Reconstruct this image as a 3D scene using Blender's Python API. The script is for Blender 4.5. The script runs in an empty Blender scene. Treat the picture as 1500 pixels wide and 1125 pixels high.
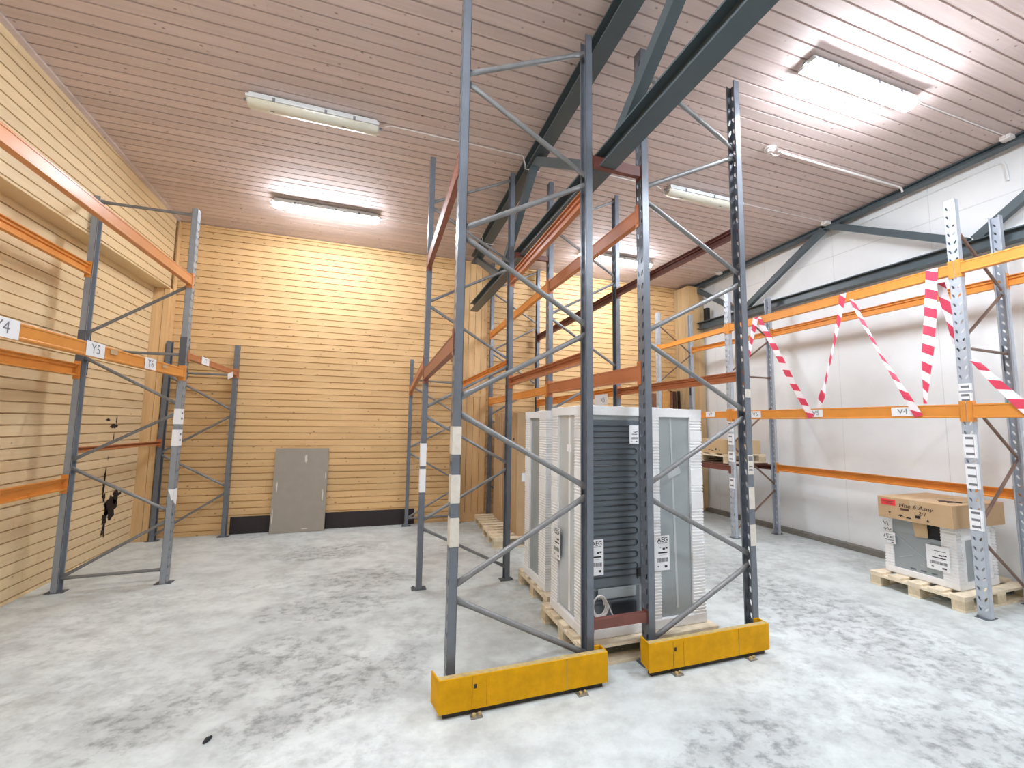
import bpy, bmesh, math, random
from mathutils import Vector, Matrix, Euler
random.seed(7)
PI = math.pi
C = bpy.context.scene.collection

# ------------------------------------------------------------------ materials
def new_mat(name):
    m = bpy.data.materials.new(name); m.use_nodes = True
    nt = m.node_tree; b = nt.nodes['Principled BSDF']
    return m, nt, b

def srgb(r, g, b):
    f = lambda c: (c/255/12.92) if c/255 <= .04045 else ((c/255+.055)/1.055)**2.4
    return (f(r), f(g), f(b), 1)

class N:
    """small node helper"""
    def __init__(s, nt): s.nt = nt
    def add(s, t, **k):
        n = s.nt.nodes.new(t)
        for a, v in k.items(): setattr(n, a, v)
        return n
    def link(s, a, b): s.nt.links.new(a, b)
    def val(s, sock, v):
        if hasattr(v, 'is_linked') or isinstance(v, bpy.types.NodeSocket): s.link(v, sock)
        else: sock.default_value = v
    def math(s, op, a, b=None, c=None, clamp=False):
        n = s.add('ShaderNodeMath', operation=op); n.use_clamp = clamp
        s.val(n.inputs[0], a)
        if b is not None: s.val(n.inputs[1], b)
        if c is not None: s.val(n.inputs[2], c)
        return n.outputs[0]
    def comb(s, x, y, z):
        n = s.add('ShaderNodeCombineXYZ')
        for i, v in enumerate((x, y, z)): s.val(n.inputs[i], v)
        return n.outputs[0]
    def noise(s, vec, scale, detail=4, rough=.55, dim='3D'):
        n = s.add('ShaderNodeTexNoise'); n.noise_dimensions = dim
        if vec is not None: s.link(vec, n.inputs['Vector'])
        n.inputs['Scale'].default_value = scale; n.inputs['Detail'].default_value = detail
        n.inputs['Roughness'].default_value = rough
        return n.outputs['Fac']
    def ramp(s, fac, stops):
        n = s.add('ShaderNodeValToRGB'); s.link(fac, n.inputs[0])
        cr = n.color_ramp
        while len(cr.elements) < len(stops): cr.elements.new(.5)
        for e, (p, c) in zip(cr.elements, stops):
            e.position = p; e.color = c if len(c) == 4 else (*c, 1)
        return n.outputs[0]
    def mix(s, fac, a, b, blend='MIX'):
        n = s.add('ShaderNodeMix', data_type='RGBA', blend_type=blend)
        s.val(n.inputs[0], fac); s.val(n.inputs[6], a); s.val(n.inputs[7], b)
        return n.outputs[2]

def plain(name, col, rough=.5, metal=0., noise=.0, nscale=12., bump=0., spec=.5, coat=0.):
    m, nt, b = new_mat(name); n = N(nt)
    c = srgb(*col)
    b.inputs['Roughness'].default_value = rough; b.inputs['Metallic'].default_value = metal
    b.inputs['Specular IOR Level'].default_value = spec
    b.inputs['Coat Weight'].default_value = coat
    tc = n.add('ShaderNodeTexCoord')
    if noise > 0:
        f = n.noise(tc.outputs['Object'], nscale, 5, .6)
        lo = tuple(x*(1-noise) for x in c[:3]) + (1,)
        hi = tuple(min(1, x*(1+noise*.6)) for x in c[:3]) + (1,)
        col_out = n.ramp(f, [(.3, lo), (.7, hi)])
        n.link(col_out, b.inputs['Base Color'])
    else:
        b.inputs['Base Color'].default_value = c
    if bump > 0:
        bp = n.add('ShaderNodeBump'); bp.inputs['Strength'].default_value = bump; bp.inputs['Distance'].default_value = .01
        n.link(n.noise(tc.outputs['Object'], nscale*3, 4), bp.inputs['Height']); n.link(bp.outputs[0], b.inputs['Normal'])
    return m

def plank_mat(name, base, dark, knot, across, along, pitch, off=0., var=.2, knot_r=.09, gr=.35, rough=.6, kden=1.):
    """boards: 'across' is the axis counted board by board, 'along' the grain direction"""
    m, nt, b = new_mat(name); n = N(nt)
    tc = n.add('ShaderNodeTexCoord'); sp = n.add('ShaderNodeSeparateXYZ'); n.link(tc.outputs['Object'], sp.inputs[0])
    ax = {'x': 0, 'y': 1, 'z': 2}
    ac = sp.outputs[ax[across]]; al = sp.outputs[ax[along]]
    t = n.math('DIVIDE', n.math('SUBTRACT', ac, off), pitch)
    idx = n.math('FLOOR', t)
    w1 = n.add('ShaderNodeTexWhiteNoise'); w1.noise_dimensions = '1D'; n.link(idx, w1.inputs['W'])
    al2 = n.math('ADD', al, n.math('MULTIPLY', w1.outputs['Value'], 9.))
    seg = n.math('FLOOR', n.math('DIVIDE', al2, 3.4))
    w2 = n.add('ShaderNodeTexWhiteNoise'); w2.noise_dimensions = '2D'
    n.link(n.comb(idx, seg, 0.), w2.inputs['Vector'])
    grain = n.noise(n.comb(n.math('MULTIPLY', al2, 1.6), n.math('MULTIPLY', ac, 45.), n.math('MULTIPLY', w2.outputs['Value'], 20.)), 1., 5, .6)
    bb = srgb(*base); dd = srgb(*dark)
    col = n.ramp(grain, [(.35, tuple(x*(1-gr)+y*gr for x, y in zip(bb, dd))), (.62, bb)])
    br = n.math('ADD', n.math('MULTIPLY', w2.outputs['Value'], var), 1 - var*.6)
    col = n.mix(1., col, n.comb(br, br, br), 'MULTIPLY')
    # butt joints between board lengths
    fr = n.math('FRACT', n.math('DIVIDE', al2, 3.4))
    j = n.math('LESS_THAN', fr, .0012)
    col = n.mix(n.math('MULTIPLY', j, .6), col, dd)
    # knots
    vo = n.add('ShaderNodeTexVoronoi'); vo.feature = 'F1'; vo.inputs['Randomness'].default_value = 1.
    n.link(n.comb(n.math('MULTIPLY', al2, 3.6*kden), n.math('MULTIPLY', t, .62*kden), n.math('MULTIPLY', idx, 3.7)), vo.inputs['Vector'])
    vo.inputs['Scale'].default_value = 1.
    kf = n.ramp(vo.outputs['Distance'], [(knot_r*.35, (1, 1, 1)), (knot_r, (0, 0, 0))])
    n_ = n.math('MULTIPLY', kf, .8)
    col = n.mix(n_, col, srgb(*knot))
    n.link(col, b.inputs['Base Color'])
    b.inputs['Roughness'].default_value = rough
    return m

M = {}
M['pine_back'] = plank_mat('pine_boards_back', (225, 186, 132), (198, 150, 94), (108, 66, 36), 'z', 'x', .104, .07, .14, gr=.25, kden=2.0, knot_r=.14)
M['pine_left'] = plank_mat('pine_boards_left', (236, 211, 168), (210, 170, 118), (128, 88, 56), 'z', 'y', .107, .04, .14, knot_r=.08, gr=.25, kden=1.3)
M['pine_vert'] = plank_mat('pine_boards_upright', (224, 186, 134), (194, 148, 94), (112, 70, 40), 'x', 'z', .118, .0, .16, knot_r=.07)
M['pine_vert2'] = plank_mat('pine_boards_upright_side', (222, 196, 152), (192, 152, 104), (122, 82, 50), 'y', 'z', .118, .0, .16, knot_r=.07)
M['ceil'] = plank_mat('limed_ceiling_boards', (216, 198, 192), (192, 170, 162), (112, 86, 78), 'y', 'x', .115, .0, .14, knot_r=.12, gr=.35, kden=1.9)
M['pallet'] = plain('pallet_softwood', (234, 218, 190), .75, noise=.18, nscale=14)
M['pallet_block'] = plain('pallet_block_wood', (214, 196, 164), .8, noise=.2, nscale=20)
M['white_wall'] = None
M['post'] = plain('blue_grey_rack_paint', (112, 118, 127), .3, .15, noise=.12, nscale=9, spec=.5)
M['post_light'] = plain('galvanised_rack_steel', (188, 195, 204), .42, .2, noise=.1, nscale=12)
M['post_mid'] = plain('pale_grey_rack_paint', (150, 156, 163), .4, .15, noise=.1, nscale=10)
M['sleeve'] = plain('dark_grey_sleeve_paint', (92, 97, 104), .5, .1, noise=.12)
M['brace'] = plain('brace_steel', (132, 132, 132), .42, .25, noise=.2, nscale=8)
M['brace_rust'] = plain('rusty_brace_paint', (128, 102, 88), .5, .1, noise=.2, nscale=10)
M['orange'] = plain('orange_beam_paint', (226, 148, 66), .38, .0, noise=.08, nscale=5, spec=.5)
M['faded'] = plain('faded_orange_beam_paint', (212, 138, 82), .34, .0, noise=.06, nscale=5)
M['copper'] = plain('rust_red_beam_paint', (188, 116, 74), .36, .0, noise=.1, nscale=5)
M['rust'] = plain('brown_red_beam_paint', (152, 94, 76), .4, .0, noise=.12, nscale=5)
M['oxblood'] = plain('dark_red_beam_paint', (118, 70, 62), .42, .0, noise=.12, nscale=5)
M['yellow'] = plain('yellow_guard_paint', (218, 160, 0), .6, .0, spec=.2, noise=.16, nscale=9, bump=.15)
M['guard_edge'] = plain('worn_guard_edge', (196, 172, 116), .6, .2, noise=.25, nscale=30)
M['worn_steel'] = plain('worn_grey_steel', (150, 144, 132), .5, .4, noise=.25, nscale=40)
M['dark_steel'] = plain('dark_steel', (58, 54, 50), .6, .3, noise=.3)
M['truss'] = plain('grey_green_truss_paint', (80, 92, 97), .4, .0, noise=.08, nscale=4)
M['black_board'] = plain('black_base_board', (44, 36, 38), .55, noise=.15)
M['curb'] = plain('grey_concrete_curb', (128, 124, 116), .8, noise=.2)
M['foam'] = plain('white_foam', (240, 240, 240), .7, noise=.03, nscale=40, bump=.1)
M['cabinet'] = plain('grey_appliance_panel', (160, 168, 170), .35, .1, noise=.04, nscale=3, coat=.5)
M['film'] = plain('clear_wrap_over_panel', (196, 202, 204), .22, .0, noise=.06, nscale=4, coat=.8)
M['coil_back'] = plain('dark_blue_grey_back_panel', (98, 108, 116), .45, .1, noise=.1, nscale=3, coat=.3)
M['coil'] = plain('black_condenser_tube', (42, 48, 54), .45, .2)
M['paper'] = plain('white_paper_label', (242, 243, 245), .6)
M['ink'] = plain('black_ink', (28, 28, 32), .6)
M['ink_grey'] = plain('grey_print', (120, 120, 124), .6)
M['ink_blue'] = plain('faded_marker', (110, 122, 150), .6)
M['tape_beige'] = plain('worn_reflective_tape', (214, 208, 196), .5, noise=.1, nscale=30)
M['cardboard'] = plain('brown_cardboard', (192, 160, 122), .8, noise=.06, nscale=5)
M['cardboard2'] = plain('pale_cardboard', (206, 178, 138), .8, noise=.06, nscale=5)
M['packtape'] = plain('brown_parcel_tape', (196, 170, 136), .35, noise=.05)
M['red_label'] = plain('red_label', (236, 58, 66), .5)
M['tape_red'] = plain('red_barrier_stripe', (222, 72, 98), .45)
M['tape_white'] = plain('white_barrier_stripe', (246, 240, 242), .45)
M['grey_board'] = plain('grey_plasterboard', (158, 150, 138), .75, noise=.06, nscale=6)
M['lamp_body'] = plain('white_lamp_housing', (226, 230, 230), .45)
M['lamp_cover'] = plain('cream_lamp_cover', (226, 224, 208), .3, noise=.03, coat=.4)
M['plastic_white'] = plain('white_plastic', (235, 230, 226), .45)
M['plastic_grey'] = plain('grey_clip', (130, 134, 138), .5)
M['black'] = plain('black_rubber', (20, 20, 22), .6)
M['dark_board'] = plain('dark_brown_board', (92, 62, 48), .7, noise=.25)
M['mid_board'] = plain('mid_brown_board', (150, 104, 76), .7, noise=.2)
M['orange_board'] = plain('bright_pine_board', (226, 168, 96), .65, noise=.12)
M['soot'] = plain('soot', (40, 26, 18), .8, noise=.3, nscale=30)

def mk_white_wall():
    m, nt, b = new_mat('white_painted_wall'); n = N(nt)
    tc = n.add('ShaderNodeTexCoord'); sp = n.add('ShaderNodeSeparateXYZ'); n.link(tc.outputs['Object'], sp.inputs[0])
    big = n.noise(tc.outputs['Object'], 1.1, 4)
    col = n.ramp(big, [(.35, srgb(236, 239, 240)), (.65, srgb(246, 249, 250))])
    # fine joints between the wall sheets
    fy = n.math('FRACT', n.math('DIVIDE', n.math('ADD', sp.outputs[1], .35), 1.2))
    jy = n.math('LESS_THAN', fy, .006)
    fz = n.math('LESS_THAN', n.math('ABSOLUTE', n.math('SUBTRACT', sp.outputs[2], 4.38)), .006)
    j = n.math('MAXIMUM', jy, fz)
    br = n.noise(n.comb(0., n.math('MULTIPLY', sp.outputs[1], 3.), n.math('MULTIPLY', sp.outputs[2], 2.)), 2., 3)
    col = n.mix(n.math('MULTIPLY', j, n.math('MULTIPLY', br, .45)), col, srgb(140, 142, 146))
    # scuffs near the floor
    sc = n.noise(n.comb(0., n.math('MULTIPLY', sp.outputs[1], 2.), n.math('MULTIPLY', sp.outputs[2], 9.)), 1.6, 6, .7)
    low = n.math('SUBTRACT', 1., n.math('DIVIDE', sp.outputs[2], 1.6), clamp=True)
    s = n.math('MULTIPLY', n.math('GREATER_THAN', sc, .66), n.math('MULTIPLY', low, .18))
    col = n.mix(s, col, srgb(120, 112, 104))
    n.link(col, b.inputs['Base Color']); b.inputs['Roughness'].default_value = .55
    return m
M['white_wall'] = mk_white_wall()

def mk_floor():
    m, nt, b = new_mat('worn_concrete_floor'); n = N(nt)
    tc = n.add('ShaderNodeTexCoord'); sp = n.add('ShaderNodeSeparateXYZ'); n.link(tc.outputs['Object'], sp.inputs[0])
    x, y = sp.outputs[0], sp.outputs[1]
    big = n.noise(tc.outputs['Object'], .55, 4, .6)
    col = n.ramp(big, [(.3, srgb(198, 205, 203)), (.7, srgb(224, 231, 229))])
    # drawn-out trowel mottling
    rot = n.add('ShaderNodeMapping'); n.link(tc.outputs['Object'], rot.inputs[0])
    rot.inputs['Rotation'].default_value = (0, 0, math.radians(20)); rot.inputs['Scale'].default_value = (1., 1.25, 1.)
    mott = n.noise(rot.outputs[0], 3.2, 8, .68)
    mk = n.ramp(mott, [(.42, (0, 0, 0)), (.62, (1, 1, 1))])
    # patches where dark blotches gather
    zone = n.noise(tc.outputs['Object'], .75, 3, .5)
    # trodden-in dirt patches of the two aisles
    wob = n.math('MULTIPLY', n.math('SUBTRACT', n.noise(tc.outputs['Object'], 2.2, 4), .5), .9)
    pk = None
    for x0, y0, rx, ry in ((-.30, 4.45, .75, .40), (-.62, 3.6, .45, .45), (-1.15, 3.15, .45, .32), (-.05, 3.25, .62, .45), (-.45, 2.85, .40, .22), (.0, 5.1, .75, .40), (-.6, 6.2, .8, .40),
                           (4.1, 3.0, .75, 1.9), (3.2, 1.55, .6, .5), (1.95, 1.9, .6, .28), (3.6, 5.0, .5, 1.0)):
        dx = n.math('DIVIDE', n.math('ADD', n.math('SUBTRACT', x, x0), wob), rx)
        dy = n.math('DIVIDE', n.math('ADD', n.math('SUBTRACT', y, y0), wob), ry)
        v = n.math('SUBTRACT', 1., n.math('ADD', n.math('MULTIPLY', dx, dx), n.math('MULTIPLY', dy, dy)), clamp=True)
        pk = v if pk is None else n.math('MAXIMUM', pk, v)
    zk = n.ramp(zone, [(.42, (.06, .06, .06)), (.58, (1, 1, 1))])
    spots = n.noise(rot.outputs[0], 10., 9, .68)
    sk = n.ramp(spots, [(.47, (0, 0, 0)), (.63, (1, 1, 1))])
    col = n.mix(n.math('MULTIPLY', mk, .5), col, srgb(160, 164, 162))
    zk = n.math('MAXIMUM', n.math('MULTIPLY', zk, .45), n.math('MULTIPLY', pk, 1.5, clamp=True))
    col = n.mix(n.math('MULTIPLY', pk, .34), col, srgb(150, 155, 154))
    col = n.mix(n.math('MULTIPLY', n.math('MULTIPLY', sk, zk), .7), col, srgb(112, 115, 115))
    fine = n.noise(tc.outputs['Object'], 60., 4, .7)
    fk = n.ramp(fine, [(.60, (0, 0, 0)), (.72, (1, 1, 1))])
    col = n.mix(n.math('MULTIPLY', fk, .18), col, srgb(120, 122, 122))
    n.link(col, b.inputs['Base Color'])
    n.link(n.ramp(mott, [(.3, (.38,)*3), (.7, (.62,)*3)]), b.inputs['Roughness'])
    bp = n.add('ShaderNodeBump'); bp.inputs['Strength'].default_value = .12; bp.inputs['Distance'].default_value = .01
    n.link(spots, bp.inputs['Height']); n.link(bp.outputs[0], b.inputs['Normal'])
    return m
M['floor'] = mk_floor()

def mk_emit(name, col, strength):
    m, nt, b = new_mat(name)
    b.inputs['Base Color'].default_value = (.9, .9, .9, 1)
    b.inputs['Emission Color'].default_value = (*col, 1); b.inputs['Emission Strength'].default_value = strength
    return m
LAMP = 30.
LM = {}
def lit_mat(k):
    if k not in LM: LM[k] = mk_emit('lit_lamp_cover', (.90, .98, 1.09), LAMP*k)
    return LM[k]

# ------------------------------------------------------------------ mesh helpers
class MB:
    def __init__(s): s.v = []; s.f = []; s.mi = []; s.mats = None
    def add(s, vs, fs, mi=0):
        o = len(s.v); s.v += [tuple(v) for v in vs]; s.f += [tuple(i+o for i in f) for f in fs]; s.mi += [mi]*len(fs)
        return s
    def box(s, x0, x1, y0, y1, z0, z1, mi=0, bev=0.):
        if bev > 0:
            return s._bbox(x0, x1, y0, y1, z0, z1, mi, bev)
        v = [(x, y, z) for x in (x0, x1) for y in (y0, y1) for z in (z0, z1)]
        return s.add(v, [(0, 1, 3, 2), (4, 6, 7, 5), (0, 4, 5, 1), (2, 3, 7, 6), (0, 2, 6, 4), (1, 5, 7, 3)], mi)
    def _bbox(s, x0, x1, y0, y1, z0, z1, mi, b):
        bm = bmesh.new(); bmesh.ops.create_cube(bm, size=1)
        for v in bm.verts:
            v.co = Vector(((x0+x1)/2+v.co.x*(x1-x0), (y0+y1)/2+v.co.y*(y1-y0), (z0+z1)/2+v.co.z*(z1-z0)))
        bmesh.ops.bevel(bm, geom=list(bm.edges), offset=b, segments=2, affect='EDGES', profile=.6)
        bm.verts.index_update()
        s.add([v.co for v in bm.verts], [[v.index for v in f.verts] for f in bm.faces], mi); bm.free()
        return s
    def prism(s, poly, p0, p1, u, w, mi=0):
        """extrude 2-D poly (in axes u,w) from p0 to p1"""
        p0, p1, u, w = map(Vector, (p0, p1, u, w)); n = len(poly)
        vs = [p0+u*a+w*b for a, b in poly]+[p1+u*a+w*b for a, b in poly]
        fs = [(i, (i+1) % n, (i+1) % n+n, i+n) for i in range(n)]+[tuple(range(n))[::-1], tuple(range(n, 2*n))]
        return s.add(vs, fs, mi)
    def tube(s, pts, r, k=10, mi=0, flat=None, cap=True):
        pts = [Vector(p) for p in pts]; n = len(pts)
        rs = r if isinstance(r, (list, tuple)) else [r]*n
        ring = []; up0 = None
        for i, p in enumerate(pts):
            t = (pts[min(i+1, n-1)]-pts[max(i-1, 0)]).normalized()
            if up0 is None:
                a = Vector((0, 1, 0)) if abs(t.y) < .9 else Vector((1, 0, 0))
            else: a = up0
            u = (a-t*a.dot(t)).normalized(); w = t.cross(u); up0 = u
            fl = 1. if flat is None else flat[i]
            ring.append([p+u*math.cos(2*PI*j/k)*rs[i]*fl+w*math.sin(2*PI*j/k)*rs[i] for j in range(k)])
        vs = [q for rg in ring for q in rg]
        fs = [(i*k+j, i*k+(j+1) % k, (i+1)*k+(j+1) % k, (i+1)*k+j) for i in range(n-1) for j in range(k)]
        if cap: fs += [tuple(range(k))[::-1], tuple(range((n-1)*k, n*k))]
        return s.add(vs, fs, mi)
    def cyl(s, p0, p1, r, k=16, mi=0): return s.tube([p0, p1], r, k, mi)
    def xf(s, mat):
        s.v = [tuple(mat @ Vector(v)) for v in s.v]; return s
    def mesh(s, name, mats, smooth=False):
        me = bpy.data.meshes.new(name); me.from_pydata(s.v, [], s.f)
        for m in (mats if isinstance(mats, (list, tuple)) else [mats]): me.materials.append(m)
        me.polygons.foreach_set('material_index', s.mi)
        me.update()
        bm = bmesh.new(); bm.from_mesh(me); bmesh.ops.recalc_face_normals(bm, faces=bm.faces); bm.to_mesh(me); bm.free()
        if smooth:
            me.shade_auto_smooth(angle=math.radians(40)) if hasattr(me, 'shade_auto_smooth') else None
            for p in me.polygons: p.use_smooth = True
            try: me.set_sharp_from_angle(angle=math.radians(40))
            except Exception: pass
        return me

def thing(name, label, cat, loc=(0, 0, 0), rz=0., group=None):
    o = bpy.data.objects.new(name, None); C.objects.link(o); o.empty_display_size = .1
    o.location = loc; o.rotation_euler = (0, 0, rz); o['label'] = label; o['category'] = cat
    if group: o['group'] = group
    return o
def tag(o, label, cat, group=None):
    o['label'] = label; o['category'] = cat
    if group: o['group'] = group
    return o
OFF = {}
def part(par, name, mb, mat, smooth=False, world=True, label=None):
    """mb in world coordinates (world=True) is brought into the frame of its un-rotated thing"""
    if world and par is not None:
        q = par; off = Vector()
        while q is not None: off += Vector(q.location); q = q.parent
        mb.v = [tuple(Vector(v)-off) for v in mb.v]
    o = bpy.data.objects.new(name, mb.mesh(name, mat, smooth)); C.objects.link(o)
    if par is not None: o.parent = par
    if label: o['label'] = label
    return o
def struct(name, mb, mat, smooth=False):
    o = part(None, name, mb, mat, smooth); o['kind'] = 'structure'; return o

def text_mb(body, size, origin, right, up, align='CENTER', shear=0., thick=.0006, bold=0.):
    cu = bpy.data.curves.new('txt', 'FONT'); cu.body = body; cu.size = size; cu.align_x = align; cu.align_y = 'CENTER'
    cu.shear = shear; cu.resolution_u = 3; cu.offset = bold
    ob = bpy.data.objects.new('txt', cu); C.objects.link(ob)
    dg = bpy.context.evaluated_depsgraph_get(); me = ob.evaluated_get(dg).to_mesh()
    right, up, origin = Vector(right), Vector(up), Vector(origin)
    mb = MB(); nrm = right.cross(up)
    mb.add([origin+right*v.co.x+up*v.co.y+nrm*thick for v in me.vertices], [tuple(p.vertices) for p in me.polygons])
    ob.evaluated_get(dg).to_mesh_clear(); bpy.data.objects.remove(ob); bpy.data.curves.remove(cu)
    return mb

# ------------------------------------------------------------------ camera
cam_d = bpy.data.cameras.new('camera'); cam = bpy.data.objects.new('camera', cam_d); C.objects.link(cam)
YAW, PITCH, ROLL, FPX = 0.3189575, 0.09345361, 0.0146253, 618.2236
fw = Vector((math.sin(YAW)*math.cos(PITCH), math.cos(YAW)*math.cos(PITCH), math.sin(PITCH)))
rt = Vector((math.cos(YAW), -math.sin(YAW), 0)); up = rt.cross(fw)
r2 = rt*math.cos(ROLL)+up*math.sin(ROLL); u2 = -rt*math.sin(ROLL)+up*math.cos(ROLL)
cam.matrix_world = Matrix(((r2.x, u2.x, -fw.x, 0), (r2.y, u2.y, -fw.y, 0), (r2.z, u2.z, -fw.z, 1.725), (0, 0, 0, 1)))
cam_d.sensor_width = 36; cam_d.lens = FPX/1500*36; cam_d.clip_start = .05; cam_d.clip_end = 100
bpy.context.scene.camera = cam

# ------------------------------------------------------------------ room shell
YB, XL, XLU, XR, YF = 7.55, -3.12, -2.925, 6.68, -9.0
SL = .035
def cz(y): return 4.745+SL*(7.5-y)

def groove_profile(a0, a1, pitch, off, w=.013, d=.020):
    """list of (a, depth) along a wall with a narrow groove at every board joint"""
    out = [(a0, 0.)]
    k = math.ceil((a0-off)/pitch)
    while True:
        g = off+k*pitch
        if g > a1-.01: break
        if g > a0+.01: out += [(g-w/2, 0.), (g-w*.35, d), (g+w*.35, d), (g+w/2, 0.)]
        k += 1
    out.append((a1, 0.)); return out

def board_wall(fn, prof, t0, t1, thick=.08):
    """fn(a, depth, t) -> xyz ; builds a grooved slab"""
    mb = MB(); n = len(prof)
    vs = [fn(a, d, t0) for a, d in prof]+[fn(a, d, t1) for a, d in prof]
    fs = [(i, i+1, n+i+1, n+i) for i in range(n-1)]
    mb.add(vs, fs)
    a0, a1 = prof[0][0], prof[-1][0]
    b = [fn(a0, 0, t0), fn(a1, 0, t0), fn(a1, 0, t1), fn(a0, 0, t1), fn(a0, thick, t0), fn(a1, thick, t0), fn(a1, thick, t1), fn(a0, thick, t1)]
    mb.add(b, [(4, 7, 6, 5), (0, 4, 5, 1), (1, 5, 6, 2), (2, 6, 7, 3), (3, 7, 4, 0)])
    return mb

struct('floor', MB().box(-3.3, 6.9, YF-.1, 7.75, -.1, 0), M['floor'])
struct('wall_back', board_wall(lambda a, d, t: (t, YB+d, a), groove_profile(0, cz(YB)+.0, .104, .07), -3.3, XR+.05), M['pine_back'])
wl = struct('wall_left', board_wall(lambda a, d, t: (XL-d, t, a), groove_profile(0, 3.66, .107, .04), YF, 7.40), M['pine_left'])
o = part(wl, 'upper_wall', board_wall(lambda a, d, t: (XLU-d, t, a), groove_profile(3.65, 5.30, .107, .04), YF, 7.42, .25), M['pine_left'])
struct('ceiling', board_wall(lambda a, d, t: (t, a, cz(a)+d), groove_profile(YF-.1, 7.70,   .115, .02, .015, .016), -3.3, XR+.1), M['ceil'])
struct('wall_right', MB().box(XR, XR+.12, YF, 7.7, 0, 5.4), M['white_wall'])
struct('wall_front', board_wall(lambda a, d, t: (t, YF-d, a), groove_profile(0, 5.30, .104, .07), -3.3, XR+.05), M['pine_back'])
struct('baseboard_back', MB().box(-1.96, .76, YB-.022, YB, 0, .255, bev=.004), M['black_board'])
struct('baseboard_right', MB().box(XR-.11, XR, -.4, 7.12, 0, .075, bev=.006).box(XR-.085, XR, YF+.01, -.42, 0, .06, bev=.006), M['curb'])
# boxed pillar on the back wall under the truss
mb = MB()
for i in range(4):
    mb.box(1.50+i*.118, 1.50+i*.118+.112, 7.455, 7.475, .14, cz(7.46)-.05, bev=.004)
mb.box(1.505, 1.965, 7.475, YB-.001, 0, cz(7.5)-.05); mb.box(1.50, 1.97, 7.45, 7.476, 0, .13, bev=.004); mb.box(1.50, 1.97, 7.448, 7.452, .13, .17)
mb.box(1.50, 1.97, 7.447, 7.456, 2.20, 2.26)
struct('trim_1', mb, M['pine_vert'])
# boxed corner beside the left wall
mb = MB(); mb.box(XL-.02, -2.995, 7.405, YB-.001, 0, 3.655, bev=.004); mb.box(-2.99, -2.915, 7.40, YB-.001, 0, 3.655, bev=.004)
mb.box(-2.915, -2.895, 7.46, YB-.001, 0, cz(7.5)-.02, bev=.003)
struct('trim_2', mb, M['pine_vert'])
# boxed column in the right corner
mb = MB()
for i in range(4): mb.box(6.245, 6.262, 7.13+i*.105, 7.13+i*.105+.10, 0, cz(7.3)-.06, bev=.003)
mb.box(6.262, XR-.02, 7.14, YB-.001, 0, cz(7.3)-.06)
struct('trim_3', mb, M['pine_vert2'])
mb = MB(); mb.box(6.262, 6.54, 7.122, 7.14, 0, cz(7.3)-.06, bev=.003)
struct('trim_4', mb, M['pine_vert'])
# cove strips at the ceiling
mb = MB(); poly = [(0, 0), (.045, 0), (.045, -.02), (0, -.03)]
mb.prism(poly, (XLU, YF, cz(YF)), (XLU, 7.45, cz(7.45)), (1, 0, 0), (0, 0, 1))
struct('trim_5', mb, M['ceil'])
mb = MB(); mb.box(XLU+.03, 6.2, YB-.03, YB, cz(YB)-.035, cz(YB)-.003, bev=.005)
struct('trim_6', mb, M['pine_back'])
# scorch marks on the left boards
def blot(y, z, ry, rz, seed, n=22):
    rnd = random.Random(seed); pts = []
    for i in range(n):
        a = 2*PI*i/n; k = rnd.uniform(.45, 1.15)
        pts.append((XL+.003, y+math.cos(a)*ry*k, z+math.sin(a)*rz*k))
    return pts
mb = MB()
for i, (y, z, ry, rz) in enumerate([(6.84, .60, .15, .16), (6.74, .46, .06, .22), (6.95, .72, .10, .10), (6.66, .98, .022, .17), (6.65, .84, .03, .10), (6.68, .72, .03, .07),
                                    (6.74, 1.62, .09, .035), (6.79, 1.70, .022, .06), (6.76, 1.46, .012, .10), (6.71, .30, .03, .05), (6.60, 1.70, .05, .02), (6.68, 1.22, .01, .03)]):
    p = blot(y, z, ry, rz, i); mb.add(p, [tuple(range(len(p)))])
part(wl, 'scorch_mark', mb, M['soot'])

# ------------------------------------------------------------------ roof trusses
def hea(w, h, tw=.012, tf=.014):
    return [(-w/2, 0), (w/2, 0), (w/2, tf), (tw/2, tf), (tw/2, h-tf), (w/2, h-tf), (w/2, h), (-w/2, h), (-w/2, h-tf), (-tw/2, h-tf), (-tw/2, tf), (-w/2, tf)]
def truss(x, label, zb, y1, downs, ups, w=.14, hc=.15, wt=.15):
    webs = downs+ups
    t = thing('roof_truss', label, 'roof truss', (x, y1, zb))
    h = .14; y0 = YF+.05
    part(t, 'bottom_chord', MB().prism(hea(w, h), (x, y0, zb), (x, y1, zb), (1, 0, 0), (0, 0, 1)), M['truss'])
    part(t, 'top_chord', MB().prism(hea(wt, hc), (x, y0, cz(y0)-hc-.003), (x, y1-.02, cz(y1)-hc-.003), (1, 0, 0), (0, 0, 1)), M['truss'])
    for ya, yb in webs:
        za, zb2 = (cz(ya)-hc, zb+h) if ya > yb and (ya, yb) in downs else (zb+h, cz(yb)-hc)
        d = Vector((0, yb-ya, zb2-za)).normalized(); n = Vector((1, 0, 0)).cross(d)
        part(t, 'web_member', MB().prism([(-.04, -.045), (.04, -.045), (.04, .045), (-.04, .045)], (x, ya, za+(.02 if za > 4.3 else .012)), (x, yb, zb2+(.02 if zb2 > 4.3 else .012)), (1, 0, 0), n), M['truss'])
    return t
t = truss(1.665, 'grey-green steel roof truss running over the double rack', 3.725, 7.30, [(7.12, 5.75), (4.28, 2.98), (1.15, -.2)], [(5.50, 4.30), (2.55, 1.25), (-.4, -1.8)])
t = truss(6.53, 'grey-green steel roof truss along the white right wall', 3.765, 7.42, [(7.25, 6.10), (4.36, 2.85), (1.15, -.2)], [(5.98, 4.46), (2.78, 1.45), (-.4, -1.8)], hc=.075, wt=.10)
part(t, 'strut', MB().box(6.49, 6.57, 6.86, 6.96, 3.906, 4.18, bev=.01), M['black'], label='short black strut')

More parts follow.
